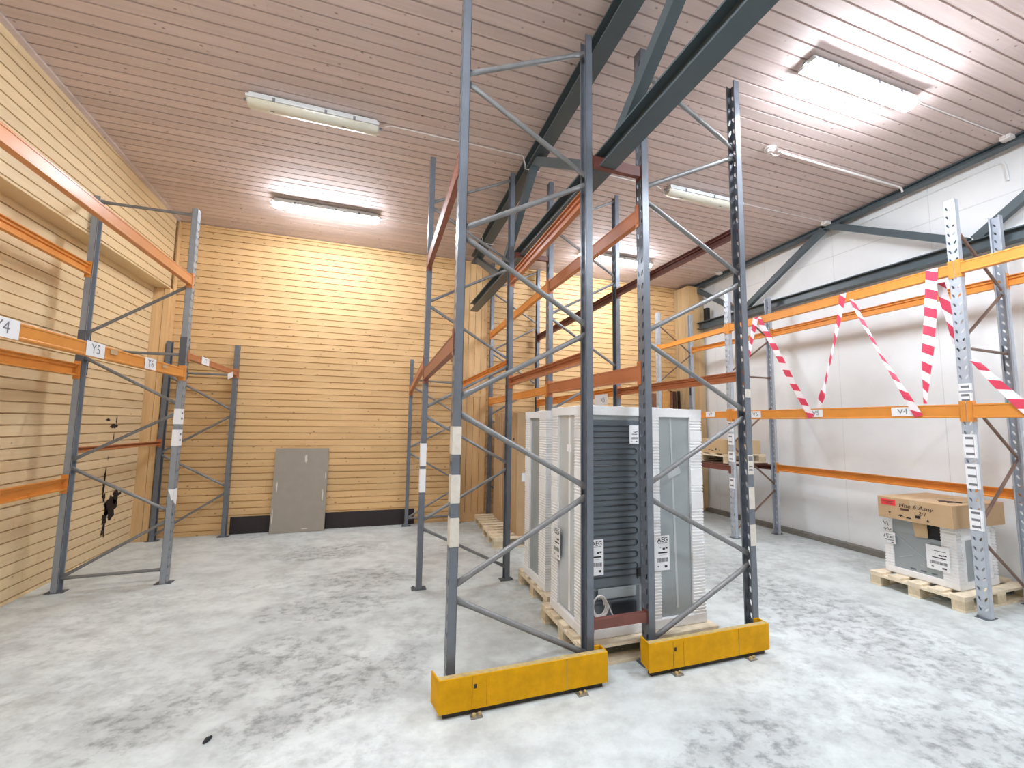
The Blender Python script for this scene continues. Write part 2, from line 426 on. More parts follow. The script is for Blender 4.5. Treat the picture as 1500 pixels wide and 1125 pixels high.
# ------------------------------------------------------------------ pallet racking
def post_mesh(H, pitch, mat, base_off):
    big = pitch > .1
    """open channel, perforated face at x=0 looking to -x, flanges to +x"""
    mb = MB(); w, d, t, lip = .045, .055, .0028, .013
    n = int((H-.06)/pitch); z = .03
    def ring(x, zc, cy, sgn):
        out = []
        for k in range(8):
            a = 2*PI*(k+.5)/8
            rz = .026 if big else .0225; ry = .0105 if big else .0085
            yy = math.sin(a)*ry; zz = math.cos(a)*rz
            q = math.radians(16 if big else 26)*sgn
            out.append((x, cy+yy*math.cos(q)+zz*math.sin(q), zc+zz*math.cos(q)-yy*math.sin(q)))
        return out
    def cell(y0, y1, z0, z1, sgn):
        zc = (z0+z1)/2; cy = (y0+y1)/2; hz = (z1-z0)/2; hy = (y1-y0)/2
        base = [(.41, 1), (1, 1), (1, -1), (.41, -1), (-.41, -1), (-1, -1), (-1, 1), (-.41, 1)]
        o = [(cy+hy*p, zc+hz*q) for p, q in base]
        # order ring vertices to match: start near top, going +y
        def rr(x): 
            r_ = ring(x, zc, cy, sgn); return r_
        f_out = [(0, y, zz) for y, zz in o]; f_in = [(t, y, zz) for y, zz in o]
        ro, ri = rr(0), rr(t)
        vs = f_out+f_in+ro+ri; fs = []
        for k in range(8):
            k2 = (k+1) % 8
            fs += [(k, k2, 16+k2, 16+k), (8+k, 24+k, 24+k2, 8+k2), (16+k, 16+k2, 24+k2, 24+k)]
        mb.add(vs, fs)
    top = z+n*pitch
    for i in range(n):
        cell(0, w, z+i*pitch, z+(i+1)*pitch, 1); cell(-w, 0, z+i*pitch, z+(i+1)*pitch, -1)
    mb.box(0, t, -w, w, 0, z); mb.box(0, t, -w, w, top, H)
    for sy in (-1, 1):
        ya, yb = sorted((sy*w, sy*(w-t)))
        mb.box(0, d, ya, yb, 0, H)
        ya, yb = sorted((sy*w, sy*(w-lip)))
        mb.box(d-t, d, ya, yb, 0, H)
    return mb.mesh('post', mat)
POST = {}
def get_post(H, pitch, mat):
    k = (round(H, 3), pitch, mat.name)
    if k not in POST: POST[k] = post_mesh(H, pitch, mat, 0)
    return POST[k]

def fresh(name, me, par, loc, rz=0.):
    o = bpy.data.objects.new(name, me); C.objects.link(o); o.parent = par
    o.location = Vector(loc); o.rotation_euler = (0, 0, rz); return o
FOOT = MB().box(-.075, .075, -.049, .049, 0, .006).cyl((-.055, .03, .006), (-.055, .03, .02), .009, 8).mesh('foot_plate', M['sleeve'])

def upright(label, xl, xr, y, yr, hl, hr, braces, pitch=.105, mat=None, group=None, foot=True, br=.016, bmat=None):
    mat = mat or M['post']
    t = thing('upright_frame', label, 'rack upright', ((xl+xr)/2, y, 0), 0, group)
    ox, oy = t.location.x, t.location.y
    pl = fresh('post', get_post(hl, pitch, mat), t, (xl-.0275-ox, 0, .006))
    pr = fresh('post', get_post(hr, pitch, mat), t, (xr+.0275-ox, yr-oy, .006), PI)
    if foot:
        for p in (pl, pr): fresh('foot_plate', FOOT, p, (.0275, 0, -.006))
    for zl, zr in braces:
        a = Vector((xl+.012, y, zl)); b = Vector((xr-.012, yr, zr)); d = (b-a)
        L = d.length; d = d/L
        pts = [a, a+d*.05, a+d*.11, b-d*.11, b-d*.05, b]
        part(t, 'brace', MB().tube(pts, [br*1.2, br*1.2, br, br, br*1.2, br*1.2], 10, flat=[.35, .4, 1, 1, .4, .35]), bmat or M['brace'], True)
    return t, pl, pr
BR_A = [(.61, .14), (.69, 1.21), (1.79, 1.28), (1.89, 2.39), (3.01, 2.47), (3.06, 3.56), (4.15, 3.64), (4.21, 4.66)]
BR_B = [(.15, .61), (1.18, .70), (1.28, 1.80), (2.38, 1.87), (2.46, 2.95), (3.55, 3.05), (3.65, 4.12), (4.67, 4.20)]
XA, XAR, XB, XBR = .53, 1.495, 2.0, 2.98
Y1, Y2, Y3 = 2.77, 4.64, 7.40
A1 = upright('tall grey upright behind the left yellow guard, beige tape on one post', XA, XAR, Y1, Y1, 4.79, 4.78, BR_A, br=.019)
B1 = upright('tall grey upright behind the right yellow guard, nearest the camera in its row', XB, XBR, Y1, Y1, 4.82, 4.82, BR_B, br=.019)
A2 = upright('tall grey upright second from the left guard, white paper bands on its post', XA+.01, XAR, Y2, Y2, 4.72, 4.73, BR_A)
B2 = upright('tall grey upright rising behind the white-wrapped appliances', XB, XBR-.05, Y2, Y2, 4.72, 4.72, BR_A)
A3 = upright('short grey upright against the back wall near the black base board', .62, 1.46, Y3, Y3, 2.79, 2.79, [(.13, .13), (.13, .60), (1.2, .73), (1.3, 1.72), (2.34, 1.87), (2.45, 2.42)])
B3 = upright('tall grey upright against the back wall beside the boxed timber pillar', 2.04, 2.95, Y3+.02, Y3+.02, 4.70, 4.70, BR_A)
XLf, XLr = -2.0, -2.885
L1 = upright('grey upright by the left wall with white stickers on its front post', XLr, XLf, 5.535, 5.535, 4.08, 4.10, [(.13, .14), (.13, .65), (1.21, .74), (1.29, 1.79), (2.35, 1.88), (2.42, 2.43), (2.6, 3.21), (4.04, 4.04)], .09, M['post_mid'])
L2 = upright('short grey upright in the left back corner', XLr+.02, XLf, 7.42, 7.42, 2.85, 2.85, [(.08, .64), (1.2, .73), (1.24, 1.78), (2.35, 1.865), (2.40, 2.40)], .09)
XVf, XVr = 5.47, 6.33
V1 = upright('slotted upright behind the boxed machine pallet, rows of white stickers on its front', XVf, XVr, 2.49, 2.53, 4.03, 4.03, [(.72, .115), (.82, 1.43), (2.03, 1.45), (2.53, 2.53), (2.61, 3.17), (3.78, 3.22)], .09, M['post_light'], br=.014, bmat=M['brace_rust'])
V0 = upright('slotted upright by the white wall at the left end of the barrier tape', XVf, XVr+.02, 5.34, 5.34, 3.97, 3.93, [(.1, .70), (1.42, .80), (1.46, 2.05), (2.55, 2.55), (2.60, 3.18), (3.8, 3.22)], .09, M['post_light'], br=.014, bmat=M['brace_rust'])
VB = upright('slotted upright in the far right corner before the boxed timber column', XVf, 6.19, 7.12, 7.02, 4.02, 4.02, [(.72, .115), (.82, 1.43), (2.03, 1.45), (2.53, 2.53), (2.61, 3.17), (3.78, 3.22)], .09, M['post_light'], br=.014, bmat=M['brace_rust'])

# sleeves, tape bands and stickers on the posts (sub-parts of their post)
def band(frame, post, z0, z1, mat, name, inset=.0012, y_only=False, torn=False, label=None):
    p = frame[post]; rnd = random.Random(int(z0*1000))
    mb = MB(); e = inset
    mb.box(-e, .057, -.0465-e, -.0452, z0, z1); mb.box(-e-.0006, -e, -.0465-e, .0455, z0, z1)
    if torn:
        mb = MB(); vs = [(-e-.0006, -.047, z0), (-e-.0006, .0, z0+.02), (-e-.0006, .03, z0+.1), (-e-.0006, .045, z1), (-e-.0006, -.047, z1)]
        mb.add(vs, [(0, 1, 2, 3, 4)]); mb.add([(-e, -.047, z0+.03), (.03, -.047, z0+.1), (.045, -.047, z1), (-e, -.047, z1)], [(0, 1, 2, 3)])
    q = part(p, name, mb, mat, world=False, label=label)
    return q
def band_r(frame, post, z0, z1, mat, name, **k):
    """right-hand posts are turned round: their camera-facing flange is local +y"""
    p = frame[post]; mb = MB(); e = .0012
    mb.box(-e, .057, .0452, .0465+e, z0, z1)
    return part(p, name, mb, mat, world=False)
for z0, z1 in ((1.515, 1.695), (1.206, 1.385), (.935, 1.115)): band(A1, 1, z0, z1, M['tape_beige'], 'reflective_tape')
for z0, z1 in ((1.257, 1.495), (.985, 1.228)): band(A2, 1, z0, z1, M['paper'], 'paper_band')
for z0, z1 in ((1.964, 2.034), (1.052, 1.226), (.761, .929)): band_r(B1, 2, z0, z1, M['tape_beige'], 'reflective_tape')
q = band_r(B1, 2, 1.33, 1.49, M['tape_beige'], 'worn_label')
part(q, 'lettering', MB().box(.01, .05, .0478, .0482, 1.36, 1.375).box(.01, .05, .0478, .0482, 1.39, 1.40).box(.005, .05, .0478, .0482, 1.44, 1.48), M['ink_grey'], world=False)
def stickers(frame, post, rows, sy=1):
    for z0, z1, nl in rows:
        p = frame[post]
        mb = MB().box(-.0022, -.0012, -.046, .044, z0, z1)
        if sy: mb.box(-.0022, .02, -.0475, -.0466, z0, z1)
        q = part(p, 'barcode_label', mb, M['paper'], world=False)
        mb = MB()
        for i in range(nl):
            zc = z0+(z1-z0)*(i+.55)/nl
            mb.box(-.0028, -.0023, -.032, .028, zc-.012, zc+.010)
        mb.box(-.0026, -.0023, -.0335, -.0315, z0+.012, z1-.012)
        part(q, 'lettering', mb, M['ink_grey'], world=False)
stickers(V1, 1, [(2.10, 2.17, 1), (1.98, 2.08, 2), (1.455, 1.68, 3), (1.165, 1.40, 3), (.782, .974, 3)])
stickers(V0, 1, [(1.64, 1.81, 2), (1.434, 1.607, 2), (1.166, 1.327, 2), (.751, .921, 2)])
pL = L1[2]
for z0, z1 in ((1.66, 1.827), (1.427, 1.60)):
    q = part(pL, 'barcode_label', MB().box(-.0024, .057, .0453, .048, z0, z1).box(-.0024, -.0012, -.045, .0455, z0, z1), M['paper'], world=False)
    part(q, 'lettering', MB().box(-.003, -.0025, -.02, .02, z0+.05, z0+.07).box(-.003, -.0025, -.02, .02, z1-.06, z1-.04), M['ink_grey'], world=False)
part(pL, 'torn_label', MB().add([(-.002, -.045, .79), (-.002, -.045, .97), (-.002, .0455, .97), (-.002, .0455, .86), (-.002, .01, .82)], [(0, 1, 2, 3, 4)])
     .add([(-.002, .048, .86), (-.002, .048, .97), (.05, .048, .965), (.03, .048, .92), (.012, .048, .85)], [(0, 1, 2, 3, 4)]), M['paper'], world=False)
for fr, zz in ((L1, (2.16, 2.62)),):
    for k in (1, 2):
        part(fr[k], 'splice_sleeve', MB().box(-.004, .060, -.049, -.0455, *zz).box(-.004, .060, .0455, .049, *zz), M['sleeve'], world=False)
for fr in (V1, VB):
    for k in (1, 2):
        part(fr[k], 'splice_sleeve', MB().box(.0032, .0519, -.0418, -.0405, 2.35, 2.62).box(.0032, .0519, .0405, .0418, 2.35, 2.62), M['sleeve'], world=False)

# ---- rails (beams) between the uprights
def rail(label, xpost, side, y0, y1, za, zb, h, mat, group=None, ends=(1, 1), hb=None, x1=None, lip=.030):
    """side -1: outer face looks to -x. za, zb: top height at y0 and y1"""
    xo = xpost+side*.0275; xo1 = xo if x1 is None else x1+side*.0275; ya, yb = y0+.047*ends[0], y1-.047*ends[1]
    t = thing('rack_rail', label, 'rack rail', (xo, ya, za-h), 0, group)
    ox = xo; hb = hb or h
    def prof(hh): return [(0, 0), (-.045, 0), (-.045, .014), (-.040, .017), (-.010, .017), (-.010, hh*.62), (-.026, hh*.70), (-.026, hh-.012), (-.045, hh-.008), (-.045, hh), (0, hh), (.003, hh-.004), (.003, hh-.014), (0, hh-.018), (0, .018), (.003, .014), (.003, .004)]
    mb = MB(); p0, p1 = prof(h), prof(hb); n = len(p0)
    vs = [(ox+a*side, ya, za-h+b) for a, b in p0]+[(xo1+a*side, yb, zb-hb+b) for a, b in p1]
    mb.add(vs, [(i, (i+1) % n, n+(i+1) % n, n+i) for i in range(n)]+[tuple(range(n)), tuple(range(n, 2*n))])
    part(t, 'bar', mb, mat)
    for e, yy, zz, s, hh, ox in ((ends[0], y0, za, 1, h, xo), (ends[1], y1, zb, -1, hb, xo1)):
        if not e: continue
        z0, z1 = zz-hh-.035, zz+lip
        x_out = ox+side*.0025; c = MB()
        x0, x1 = sorted((x_out, x_out+side*.004)); ya2, yb2 = sorted((yy+s*.003, yy+s*.048))
        c.box(x0, x1, ya2, yb2, z0, z1)
        ya2, yb2 = sorted((yy+s*.0462, yy+s*.0502)); x0, x1 = sorted((x_out+side*.004, ox-side*.05))
        c.box(x0, x1, ya2, yb2, z0, z1)
        for k in (.2, .8):
            zc = z0+(z1-z0)*k; xx = x_out+side*.004
            c.cyl((xx-side*.001, yy+s*.024, zc), (xx+side*.003, yy+s*.024, zc), .009, 8)
        part(t, 'end_connector', c, mat)
    return t
def loc_label(r, side, xpost, y0, y1, z0, z1, body, tsize=.075, tilt=0.):
    x = xpost+side*(.0275+.0042)
    mb = MB().box(*sorted((x, x+side*.0012)), *sorted((y0, y1)), z0, z1)
    q = part(r, 'location_label', mb, M['paper'])
    right = (0, side, 0) if side > 0 else (0, -1, 0)
    if body:
        tm = text_mb(body, tsize, (x+side*.0014, (y0+y1)/2, (z0+z1)/2), (0, 1, 0) if side > 0 else (0, -1, 0), (0, 0, 1))
        part(q, 'lettering', tm, M['ink_grey'])
    return q
O, K, X_ = M['orange'], M['copper'], M['oxblood']
# row A (left half of the double rack)
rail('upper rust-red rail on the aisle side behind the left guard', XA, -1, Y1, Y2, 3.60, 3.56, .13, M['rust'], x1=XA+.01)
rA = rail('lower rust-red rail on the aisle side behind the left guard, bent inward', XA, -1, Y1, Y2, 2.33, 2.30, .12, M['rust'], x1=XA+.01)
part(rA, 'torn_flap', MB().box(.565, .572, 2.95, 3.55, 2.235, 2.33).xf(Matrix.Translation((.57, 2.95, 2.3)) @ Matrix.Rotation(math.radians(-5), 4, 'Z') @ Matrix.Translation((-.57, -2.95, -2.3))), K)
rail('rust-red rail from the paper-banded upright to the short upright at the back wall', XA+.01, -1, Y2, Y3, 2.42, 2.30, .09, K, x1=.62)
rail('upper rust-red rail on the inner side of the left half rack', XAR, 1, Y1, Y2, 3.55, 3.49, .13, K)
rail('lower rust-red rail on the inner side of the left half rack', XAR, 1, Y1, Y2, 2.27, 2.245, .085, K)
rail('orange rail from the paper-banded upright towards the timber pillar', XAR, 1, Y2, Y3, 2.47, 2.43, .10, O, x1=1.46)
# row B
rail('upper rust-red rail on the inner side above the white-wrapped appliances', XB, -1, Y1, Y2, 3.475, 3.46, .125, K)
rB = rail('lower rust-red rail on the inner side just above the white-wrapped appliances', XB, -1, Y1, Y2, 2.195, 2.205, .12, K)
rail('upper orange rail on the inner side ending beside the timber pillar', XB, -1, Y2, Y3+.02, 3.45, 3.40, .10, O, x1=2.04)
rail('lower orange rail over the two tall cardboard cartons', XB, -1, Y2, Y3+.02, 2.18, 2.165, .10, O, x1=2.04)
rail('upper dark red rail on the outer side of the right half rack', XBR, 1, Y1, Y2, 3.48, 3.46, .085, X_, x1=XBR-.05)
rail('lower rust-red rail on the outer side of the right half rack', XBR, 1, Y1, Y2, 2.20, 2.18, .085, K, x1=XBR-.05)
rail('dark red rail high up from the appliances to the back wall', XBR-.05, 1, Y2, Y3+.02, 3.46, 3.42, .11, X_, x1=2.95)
rC = rail('lower orange rail behind the appliances with a white location card', XBR-.05, 1, Y2, Y3+.02, 2.20, 2.17, .11, O, x1=2.95)
xx = XBR-.05+.0275-.05
q = part(rC, 'location_label', MB().box(xx-.0022, xx-.001, 4.82, 5.16, 1.99, 2.13), M['paper'])
part(q, 'lettering', text_mb('X5', .09, (xx-.0024, 4.94, 2.05), (0, -1, 0), (0, 0, 1)), M['ink_blue'])
# left rack
YL0, YL1, YL2 = 2.66, 5.535, 7.42
rail('upper orange front rail of the left rack, highest one', XLf, 1, YL0, YL1, 3.312, 3.318, .105, M['faded'])
r_ = rail('orange front rail of the left rack carrying three white location cards', XLf, 1, YL0, YL1, 2.269, 2.276, .10, O)
loc_label(r_, 1, XLf, 2.95, 3.20, 2.165, 2.275, 'Y4', .10); loc_label(r_, 1, XLf, 3.81, 4.03, 2.172, 2.28, 'Y5', .10); loc_label(r_, 1, XLf, 4.64, 4.845, 2.175, 2.28, 'Y6', .10)
part(r_, 'paper_scrap', MB().box(XLf+.0317, XLf+.034, 4.10, 4.20, 2.225, 2.262).box(XLf+.0317, XLf+.034, 4.98, 5.08, 2.225, 2.255), M['packtape'])
rail('upper orange rear rail of the left rack close to the wall', XLr, -1, YL0, YL1, 3.333, 3.33, .11, O)
rail('middle orange rear rail of the left rack close to the wall', XLr, -1, YL0, YL1, 2.27, 2.27, .12, O)
rail('lowest orange rear rail of the left rack close to the wall', XLr, -1, YL0, YL1, 1.12, 1.12, .12, O)
rail('thin rust-red rear rail between the two left wall uprights', XLr, -1, YL1, YL2, 1.415, 1.40, .05, K, x1=XLr+.02)
r_ = rail('rust-red front rail to the left back corner with two tilted white cards', XLf, 1, YL1, YL2, 2.464, 2.464, .075, K)
xx = XLf+.0275+.0045
q = part(r_, 'location_label', MB().box(xx, xx+.0012, 5.95, 6.19, 2.385, 2.475), M['paper'])
part(q, 'lettering', text_mb('Y7', .075, (xx+.0014, 6.07, 2.43), (0, 1, 0), (0, 0, 1)), M['ink_grey'])
part(r_, 'location_label', MB().box(xx, xx+.0012, 6.93, 7.16, 2.32, 2.40).xf(Matrix.Translation((xx, 7.05, 2.38)) @ Matrix.Rotation(.25, 4, 'X') @ Matrix.Translation((-xx, -7.05, -2.38))), M['paper'])
# right rack
YV2, YV1, YV0, YVB = -.36, 2.49, 5.34, 7.12
rail('upper orange front rail of the right rack hung with barrier tape', XVf, -1, YV1, YV0, 3.378, 3.376, .112, O)
r_ = rail('lower orange front rail of the right rack where the barrier tape ends', XVf, -1, YV1, YV0, 1.977, 1.977, .135, O)
for b, y0, y1 in (('V4', 3.109, 2.901), ('V5', 4.03, 3.86), ('V6', 4.95, 4.76)): loc_label(r_, -1, XVf, y0, y1, 1.865, 1.962, b, .085)
rail('upper orange rear rail of the right rack behind the barrier tape', XVr, 1, YV1+.04, YV0, 3.36, 3.36, .112, O, x1=XVr+.02)
rail('lowest orange rear rail of the right rack behind the boxed machine', XVr, 1, YV1+.04, YV0, 1.125, 1.122, .105, O, x1=XVr+.02)
rail('upper orange front rail running on past the right edge', XVf, -1, YV2, YV1, 3.38, 3.378, .112, O, ends=(0, 1))
rail('lower orange front rail running on past the right edge', XVf, -1, YV2, YV1, 1.977, 1.977, .135, O, ends=(0, 1))
rail('upper orange rear rail running on past the right edge', XVr, 1, YV2, YV1+.04, 3.36, 3.36, .112, O, ends=(0, 1))
rail('lowest orange rear rail running on past the right edge', XVr, 1, YV2, YV1+.04, 1.125, 1.125, .105, O, ends=(0, 1))
rail('upper orange front rail of the far corner bay', XVf, -1, YV0, YVB, 3.36, 3.335, .085, O)
r_ = rail('lower orange front rail of the far corner bay with a white card', XVf, -1, YV0, YVB, 1.972, 1.972, .11, O)
loc_label(r_, -1, XVf, 5.84, 5.64, 1.885, 1.97, 'V7', .075)
rail('upper orange rear rail of the far corner bay', XVr+.02, 1, YV0, 7.02, 3.35, 3.32, .085, O, x1=6.19)
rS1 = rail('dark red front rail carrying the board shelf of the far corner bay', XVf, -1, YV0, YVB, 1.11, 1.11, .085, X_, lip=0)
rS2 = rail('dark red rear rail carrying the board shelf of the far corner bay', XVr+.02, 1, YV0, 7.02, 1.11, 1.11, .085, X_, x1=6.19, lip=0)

# row spacers between the two halves of the double rack
def spacer(label, y, z, mat, h=.06, x0=XAR, x1=XB):
    t = thing('row_spacer', label, 'rack spacer', (x0+.03, y, z), 0)
    part(t, 'bar', MB().prism([(-.02, -h/2), (.02, -h/2), (.02, h/2), (-.02, h/2)], (x0+.034, y-.012, z), (x1-.034, y-.012, z), (0, 1, 0), (0, 0, 1)), mat)
    part(t, 'end_plate', MB().box(x0+.0285, x0+.0325, y-.04, y+.03, z-h*.7, z+h*.7), mat)
    part(t, 'end_plate', MB().box(x1-.0325, x1-.0285, y-.04, y+.03, z-h*.7, z+h*.7), mat)
    return t
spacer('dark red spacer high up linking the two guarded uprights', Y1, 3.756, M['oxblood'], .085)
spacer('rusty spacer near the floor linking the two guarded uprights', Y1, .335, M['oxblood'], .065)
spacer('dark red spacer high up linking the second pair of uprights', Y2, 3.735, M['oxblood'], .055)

# ------------------------------------------------------------------ yellow guards
def guard(label, x0, x1, bend):
    t = thing('rack_guard', label, 'rack guard', ((x0+x1)/2, 2.66, 0))
    z0, z1, y = .035, .225, 2.60
    part(t, 'front_plate', MB().box(x0, x1, y, y+.008, z0, z1, bev=.002), M['yellow'])
    part(t, 'top_edge', MB().box(x0, x1, y+.0082, y+.045, z1-.008, z1, bev=.002), M['guard_edge'])
    w = MB().add([(x0, y+.004, z0+.01), (x0, y+.004, z1), (x0-bend, y+.095, z1+.015), (x0-bend, y+.095, z0+.03),
                  (x0+.008, y+.009, z0+.01), (x0+.008, y+.009, z1), (x0-bend+.008, y+.095, z1+.015), (x0-bend+.008, y+.095, z0+.03)],
                 [(0, 1, 2, 3), (7, 6, 5, 4), (0, 4, 5, 1), (1, 5, 6, 2), (2, 6, 7, 3), (3, 7, 4, 0)])
    part(t, 'side_plate', w, M['yellow'])
    part(t, 'side_plate', MB().box(x1-.008, x1, y+.009, y+.095, z0+.004, z1+.002, bev=.002).box(x1-.05, x1-.009, y+.087, y+.095, z0+.02, z1+.003, bev=.002), M['yellow'])
    part(t, 'bottom_rail', MB().box(x0+.03, x1-.03, y+.02, y+.06, .002, .052, bev=.003), M['dark_steel'])
    part(t, 'weld_scuffs', MB().box(x0+.20, x0+.2015, y-.0012, y-.0002, z0+.01, z1-.01).box(x0+.29, x0+.2912, y-.0012, y-.0002, z0+.01, z1-.02).box(x1-.30, x1-.298, y-.0012, y-.0002, z0+.005, z1-.003).box(x0+.21, x0+.228, y-.0012, y-.0002, z1-.075, z1-.05), M['dark_steel'])
    for xx in (x0+.19, x1-.23):
        f = part(t, 'foot', MB().box(xx+.005, xx+.065, y+.061, y+.088, .008, .10).box(xx+.005, xx+.065, y+.010, y+.019, .008, .10), M['dark_steel'])
        part(f, 'base_plate', MB().box(xx, xx+.07, y-.035, y+.09, 0, .0079, bev=.001), M['worn_steel'])
        part(f, 'bolt', MB().cyl((xx+.02, y-.018, .008), (xx+.02, y-.018, .022), .011, 8).cyl((xx+.055, y-.012, .008), (xx+.055, y-.012, .02), .009, 8), M['guard_edge'])
    return t
guard('long yellow steel guard with a bent left end at the left front upright', .437, 1.556, .03)
guard('yellow steel guard in front of the right front upright', 1.878, 2.965, .0)

# ------------------------------------------------------------------ pallets
def pallet(label, x, y, z, rz=0., lx=1.2, ly=.8, group=None, bw=.11):
    """x,y: corner nearest the aisle; boards run along local x"""
    t = thing('wooden_pallet', label, 'pallet', (x, y, z), rz, group)
    for wy in (0, .5, 1.):
        w = .10; y0 = wy*(ly-w)
        part(t, 'bottom_board', MB().box(0, lx, y0, y0+w, 0, .022, bev=.002), M['pallet'], world=False)
        for wx in (0, .5, 1.):
            x0 = wx*(lx-.145)
            part(t, 'block', MB().box(x0, x0+.145, y0, y0+w, .022, .100, bev=.002), M['pallet_block'], world=False)
    for wx in (0, .5, 1.):
        x0 = wx*(lx-.145); part(t, 'cross_board', MB().box(x0, x0+.145, 0, ly, .100, .122, bev=.002), M['pallet'], world=False)
    for i, wy in enumerate((0, .25, .5, .75, 1.)):
        w = bw; y0 = wy*(ly-w)
        part(t, 'deck_board', MB().box(0, lx, y0, y0+w, .122, .144, bev=.002), M['pallet'], world=False)
    return t
pallet('pale wooden pallet under the two nearest white-wrapped appliances', 1.50, 2.826, 0)
pallet('pale wooden pallet under the rear white-wrapped appliance', 1.60, 3.73, 0)
pallet('wooden pallet under the nearer tall cardboard carton', 1.67, 5.76, 0, math.radians(-3), 1.15, .76, bw=.085)
pallet('wooden pallet under the farther tall cardboard carton, by the timber pillar', 1.735, 6.60, 0, math.radians(-3), 1.15, .74, bw=.085)
pallet('pale wooden pallet on the floor under the foam-packed machine', 5.40, 2.60, 0, 0, 1.2, .80)
pallet('pale wooden pallet up on the board shelf under a cardboard box', 5.47, 5.43, 1.135, 0, .80, 1.2)

# ------------------------------------------------------------------ foam-packed appliances
def rib_post(x0, x1, y0, y1, z0, z1, outx, outy, pitch=.024, amp=.005, gaps=()):
    """corner post with fine horizontal ribs on its outer faces (outx/outy = -1/+1 side)"""
    prof = [(z0, 0.)]; z = z0+.02
    while z < z1-pitch:
        if not any(a < z < b for a, b in gaps):
            prof += [(z, 0.), (z+pitch*.12, -amp), (z+pitch*.45, -amp), (z+pitch*.57, 0.)]
        z += pitch
    prof.append((z1, 0.)); mb = MB()
    vs = []
    for z, d in prof:
        xa, xb = (x0-d, x1) if outx < 0 else (x0, x1+d)
        ya, yb = (y0-d, y1) if outy < 0 else (y0, y1+d)
        vs += [(xa, ya, z), (xb, ya, z), (xb, yb, z), (xa, yb, z)]
    n = len(prof)
    fs = [(4*i+j, 4*i+(j+1) % 4, 4*i+4+(j+1) % 4, 4*i+4+j) for i in range(n-1) for j in range(4)]
    fs += [(3, 2, 1, 0), (4*n-4, 4*n-3, 4*n-2, 4*n-1)]
    return mb.add(vs, fs)
def wavy_cap(x0, x1, y0, y1, z0, z1, seed):
    rnd = random.Random(seed); mb = MB(); nx, ny = 8, 8; vs = []
    for i in range(nx+1):
        for j in range(ny+1):
            e = i in (0, nx) or j in (0, ny)
            vs.append((x0+(x1-x0)*i/nx, y0+(y1-y0)*j/ny, z1+(rnd.uniform(-.006, .002) if e else rnd.uniform(-.004, .014))))
    fs = [(i*(ny+1)+j, (i+1)*(ny+1)+j, (i+1)*(ny+1)+j+1, i*(ny+1)+j+1) for i in range(nx) for j in range(ny)]
    mb.add(vs, fs)
    rim = [i*(ny+1) for i in range(nx+1)]+[nx*(ny+1)+j for j in range(1, ny+1)]+[i*(ny+1)+ny for i in range(nx-1, -1, -1)]+[j for j in range(ny-1, 0, -1)]
    lo = [(vs[k][0], vs[k][1], z0) for k in rim]; hi = [vs[k] for k in rim]; n = len(rim)
    mb.add(lo+hi, [(i, (i+1) % n, n+(i+1) % n, n+i) for i in range(n)]+[tuple(range(n))])
    return mb
def ship_label(par, o, right, up, w, h, seed, brand=True):
    o, right, up = Vector(o), Vector(right), Vector(up); nrm = right.cross(up)
    def rect(a0, a1, b0, b1, lift=.0012):
        return [o+right*a+up*b+nrm*lift for a, b in ((a0, b0), (a1, b0), (a1, b1), (a0, b1))]
    mb = MB(); mb.add(rect(0, w, 0, h, .001)+[v-nrm*.0006 for v in rect(0, w, 0, h, .001)], [(0, 1, 2, 3), (7, 6, 5, 4), (0, 4, 5, 1), (1, 5, 6, 2), (2, 6, 7, 3), (3, 7, 4, 0)])
    q = part(par, 'shipping_label', mb, M['paper'])
    rnd = random.Random(seed); mb = MB(); x = w*.16
    while x < w*.9:
        ww = rnd.uniform(.0012, .004)
        mb.add(rect(x, min(w*.9, x+ww), h*.24, h*.36), [(0, 1, 2, 3)]); x += ww+rnd.uniform(.001, .003)
    mb.add(rect(w*.35, w*.72, h*.44, h*.445), [(0, 1, 2, 3)])
    for a, b, s in ((.25, .12, .05), (.75, .11, .09), (.62, .62, .08), (.8, .64, .07), (.4, .66, .03)):
        mb.add(rect(w*(a-s), w*(a+s), h*(b-s*.35), h*(b+s*.35)), [(0, 1, 2, 3)])
    for b in (.78, .51, .49):
        mb.add(rect(w*.25, w*.85, h*b, h*(b+.022)), [(0, 1, 2, 3)])
    part(q, 'lettering', mb, M['ink'])
    if brand:
        part(q, 'lettering', text_mb('AEG', w*.36, o+right*w*.55+up*h*.88+nrm*.0012, right, up, bold=.0006), M['ink'])
    return q

def appliance(label, x0, x1, y0, y1, zb, zt, kind, seed):
    t = thing('packed_fridge', label, 'packed fridge', ((x0+x1)/2, (y0+y1)/2, zb))
    c = .10; cap = .07; base = .075; ins = .022
    part(t, 'cabinet', MB().box(x0+ins, x1-ins, y0+ins, y1-ins, zb+base*.6, zt-cap*.6, bev=.006), M['cabinet'])
    part(t, 'foam_cap', wavy_cap(x0, x1, y0, y1, zt-cap, zt, seed), M['foam'])
    part(t, 'foam_base', MB().box(x0-.004, x1+.004, y0-.004, y1+.004, zb, zb+base, bev=.008), M['foam'])
    cx = {'back': .055, 'side': .095}[kind]
    g = ((zt-.62, zt-.50), (zt-.26, zt-.20), (zb+.9, zb+1.02))
    for ix, (xa, xb, ox_) in enumerate(((x0, x0+cx, -1), (x1-cx*1.3, x1, 1))):
        for ya, yb, oy_ in ((y0, y0+.185, -1), (y1-.14, y1, 1)):
            part(t, 'foam_corner', rib_post(xa+.002, xb-.002, ya+.002, yb-.002, zb+base, zt-cap, ox_, oy_, gaps=g), M['foam'])
    return t
F1 = appliance('white-wrapped fridge showing its dark ribbed back, nearest left of the group', 1.552, 2.118, 2.905, 3.545, .146, 1.872, 'back', 3)
F2 = appliance('white-wrapped fridge with a plain grey side panel, nearest right of the group', 2.134, 2.656, 2.905, 3.545, .146, 1.866, 'side', 5)
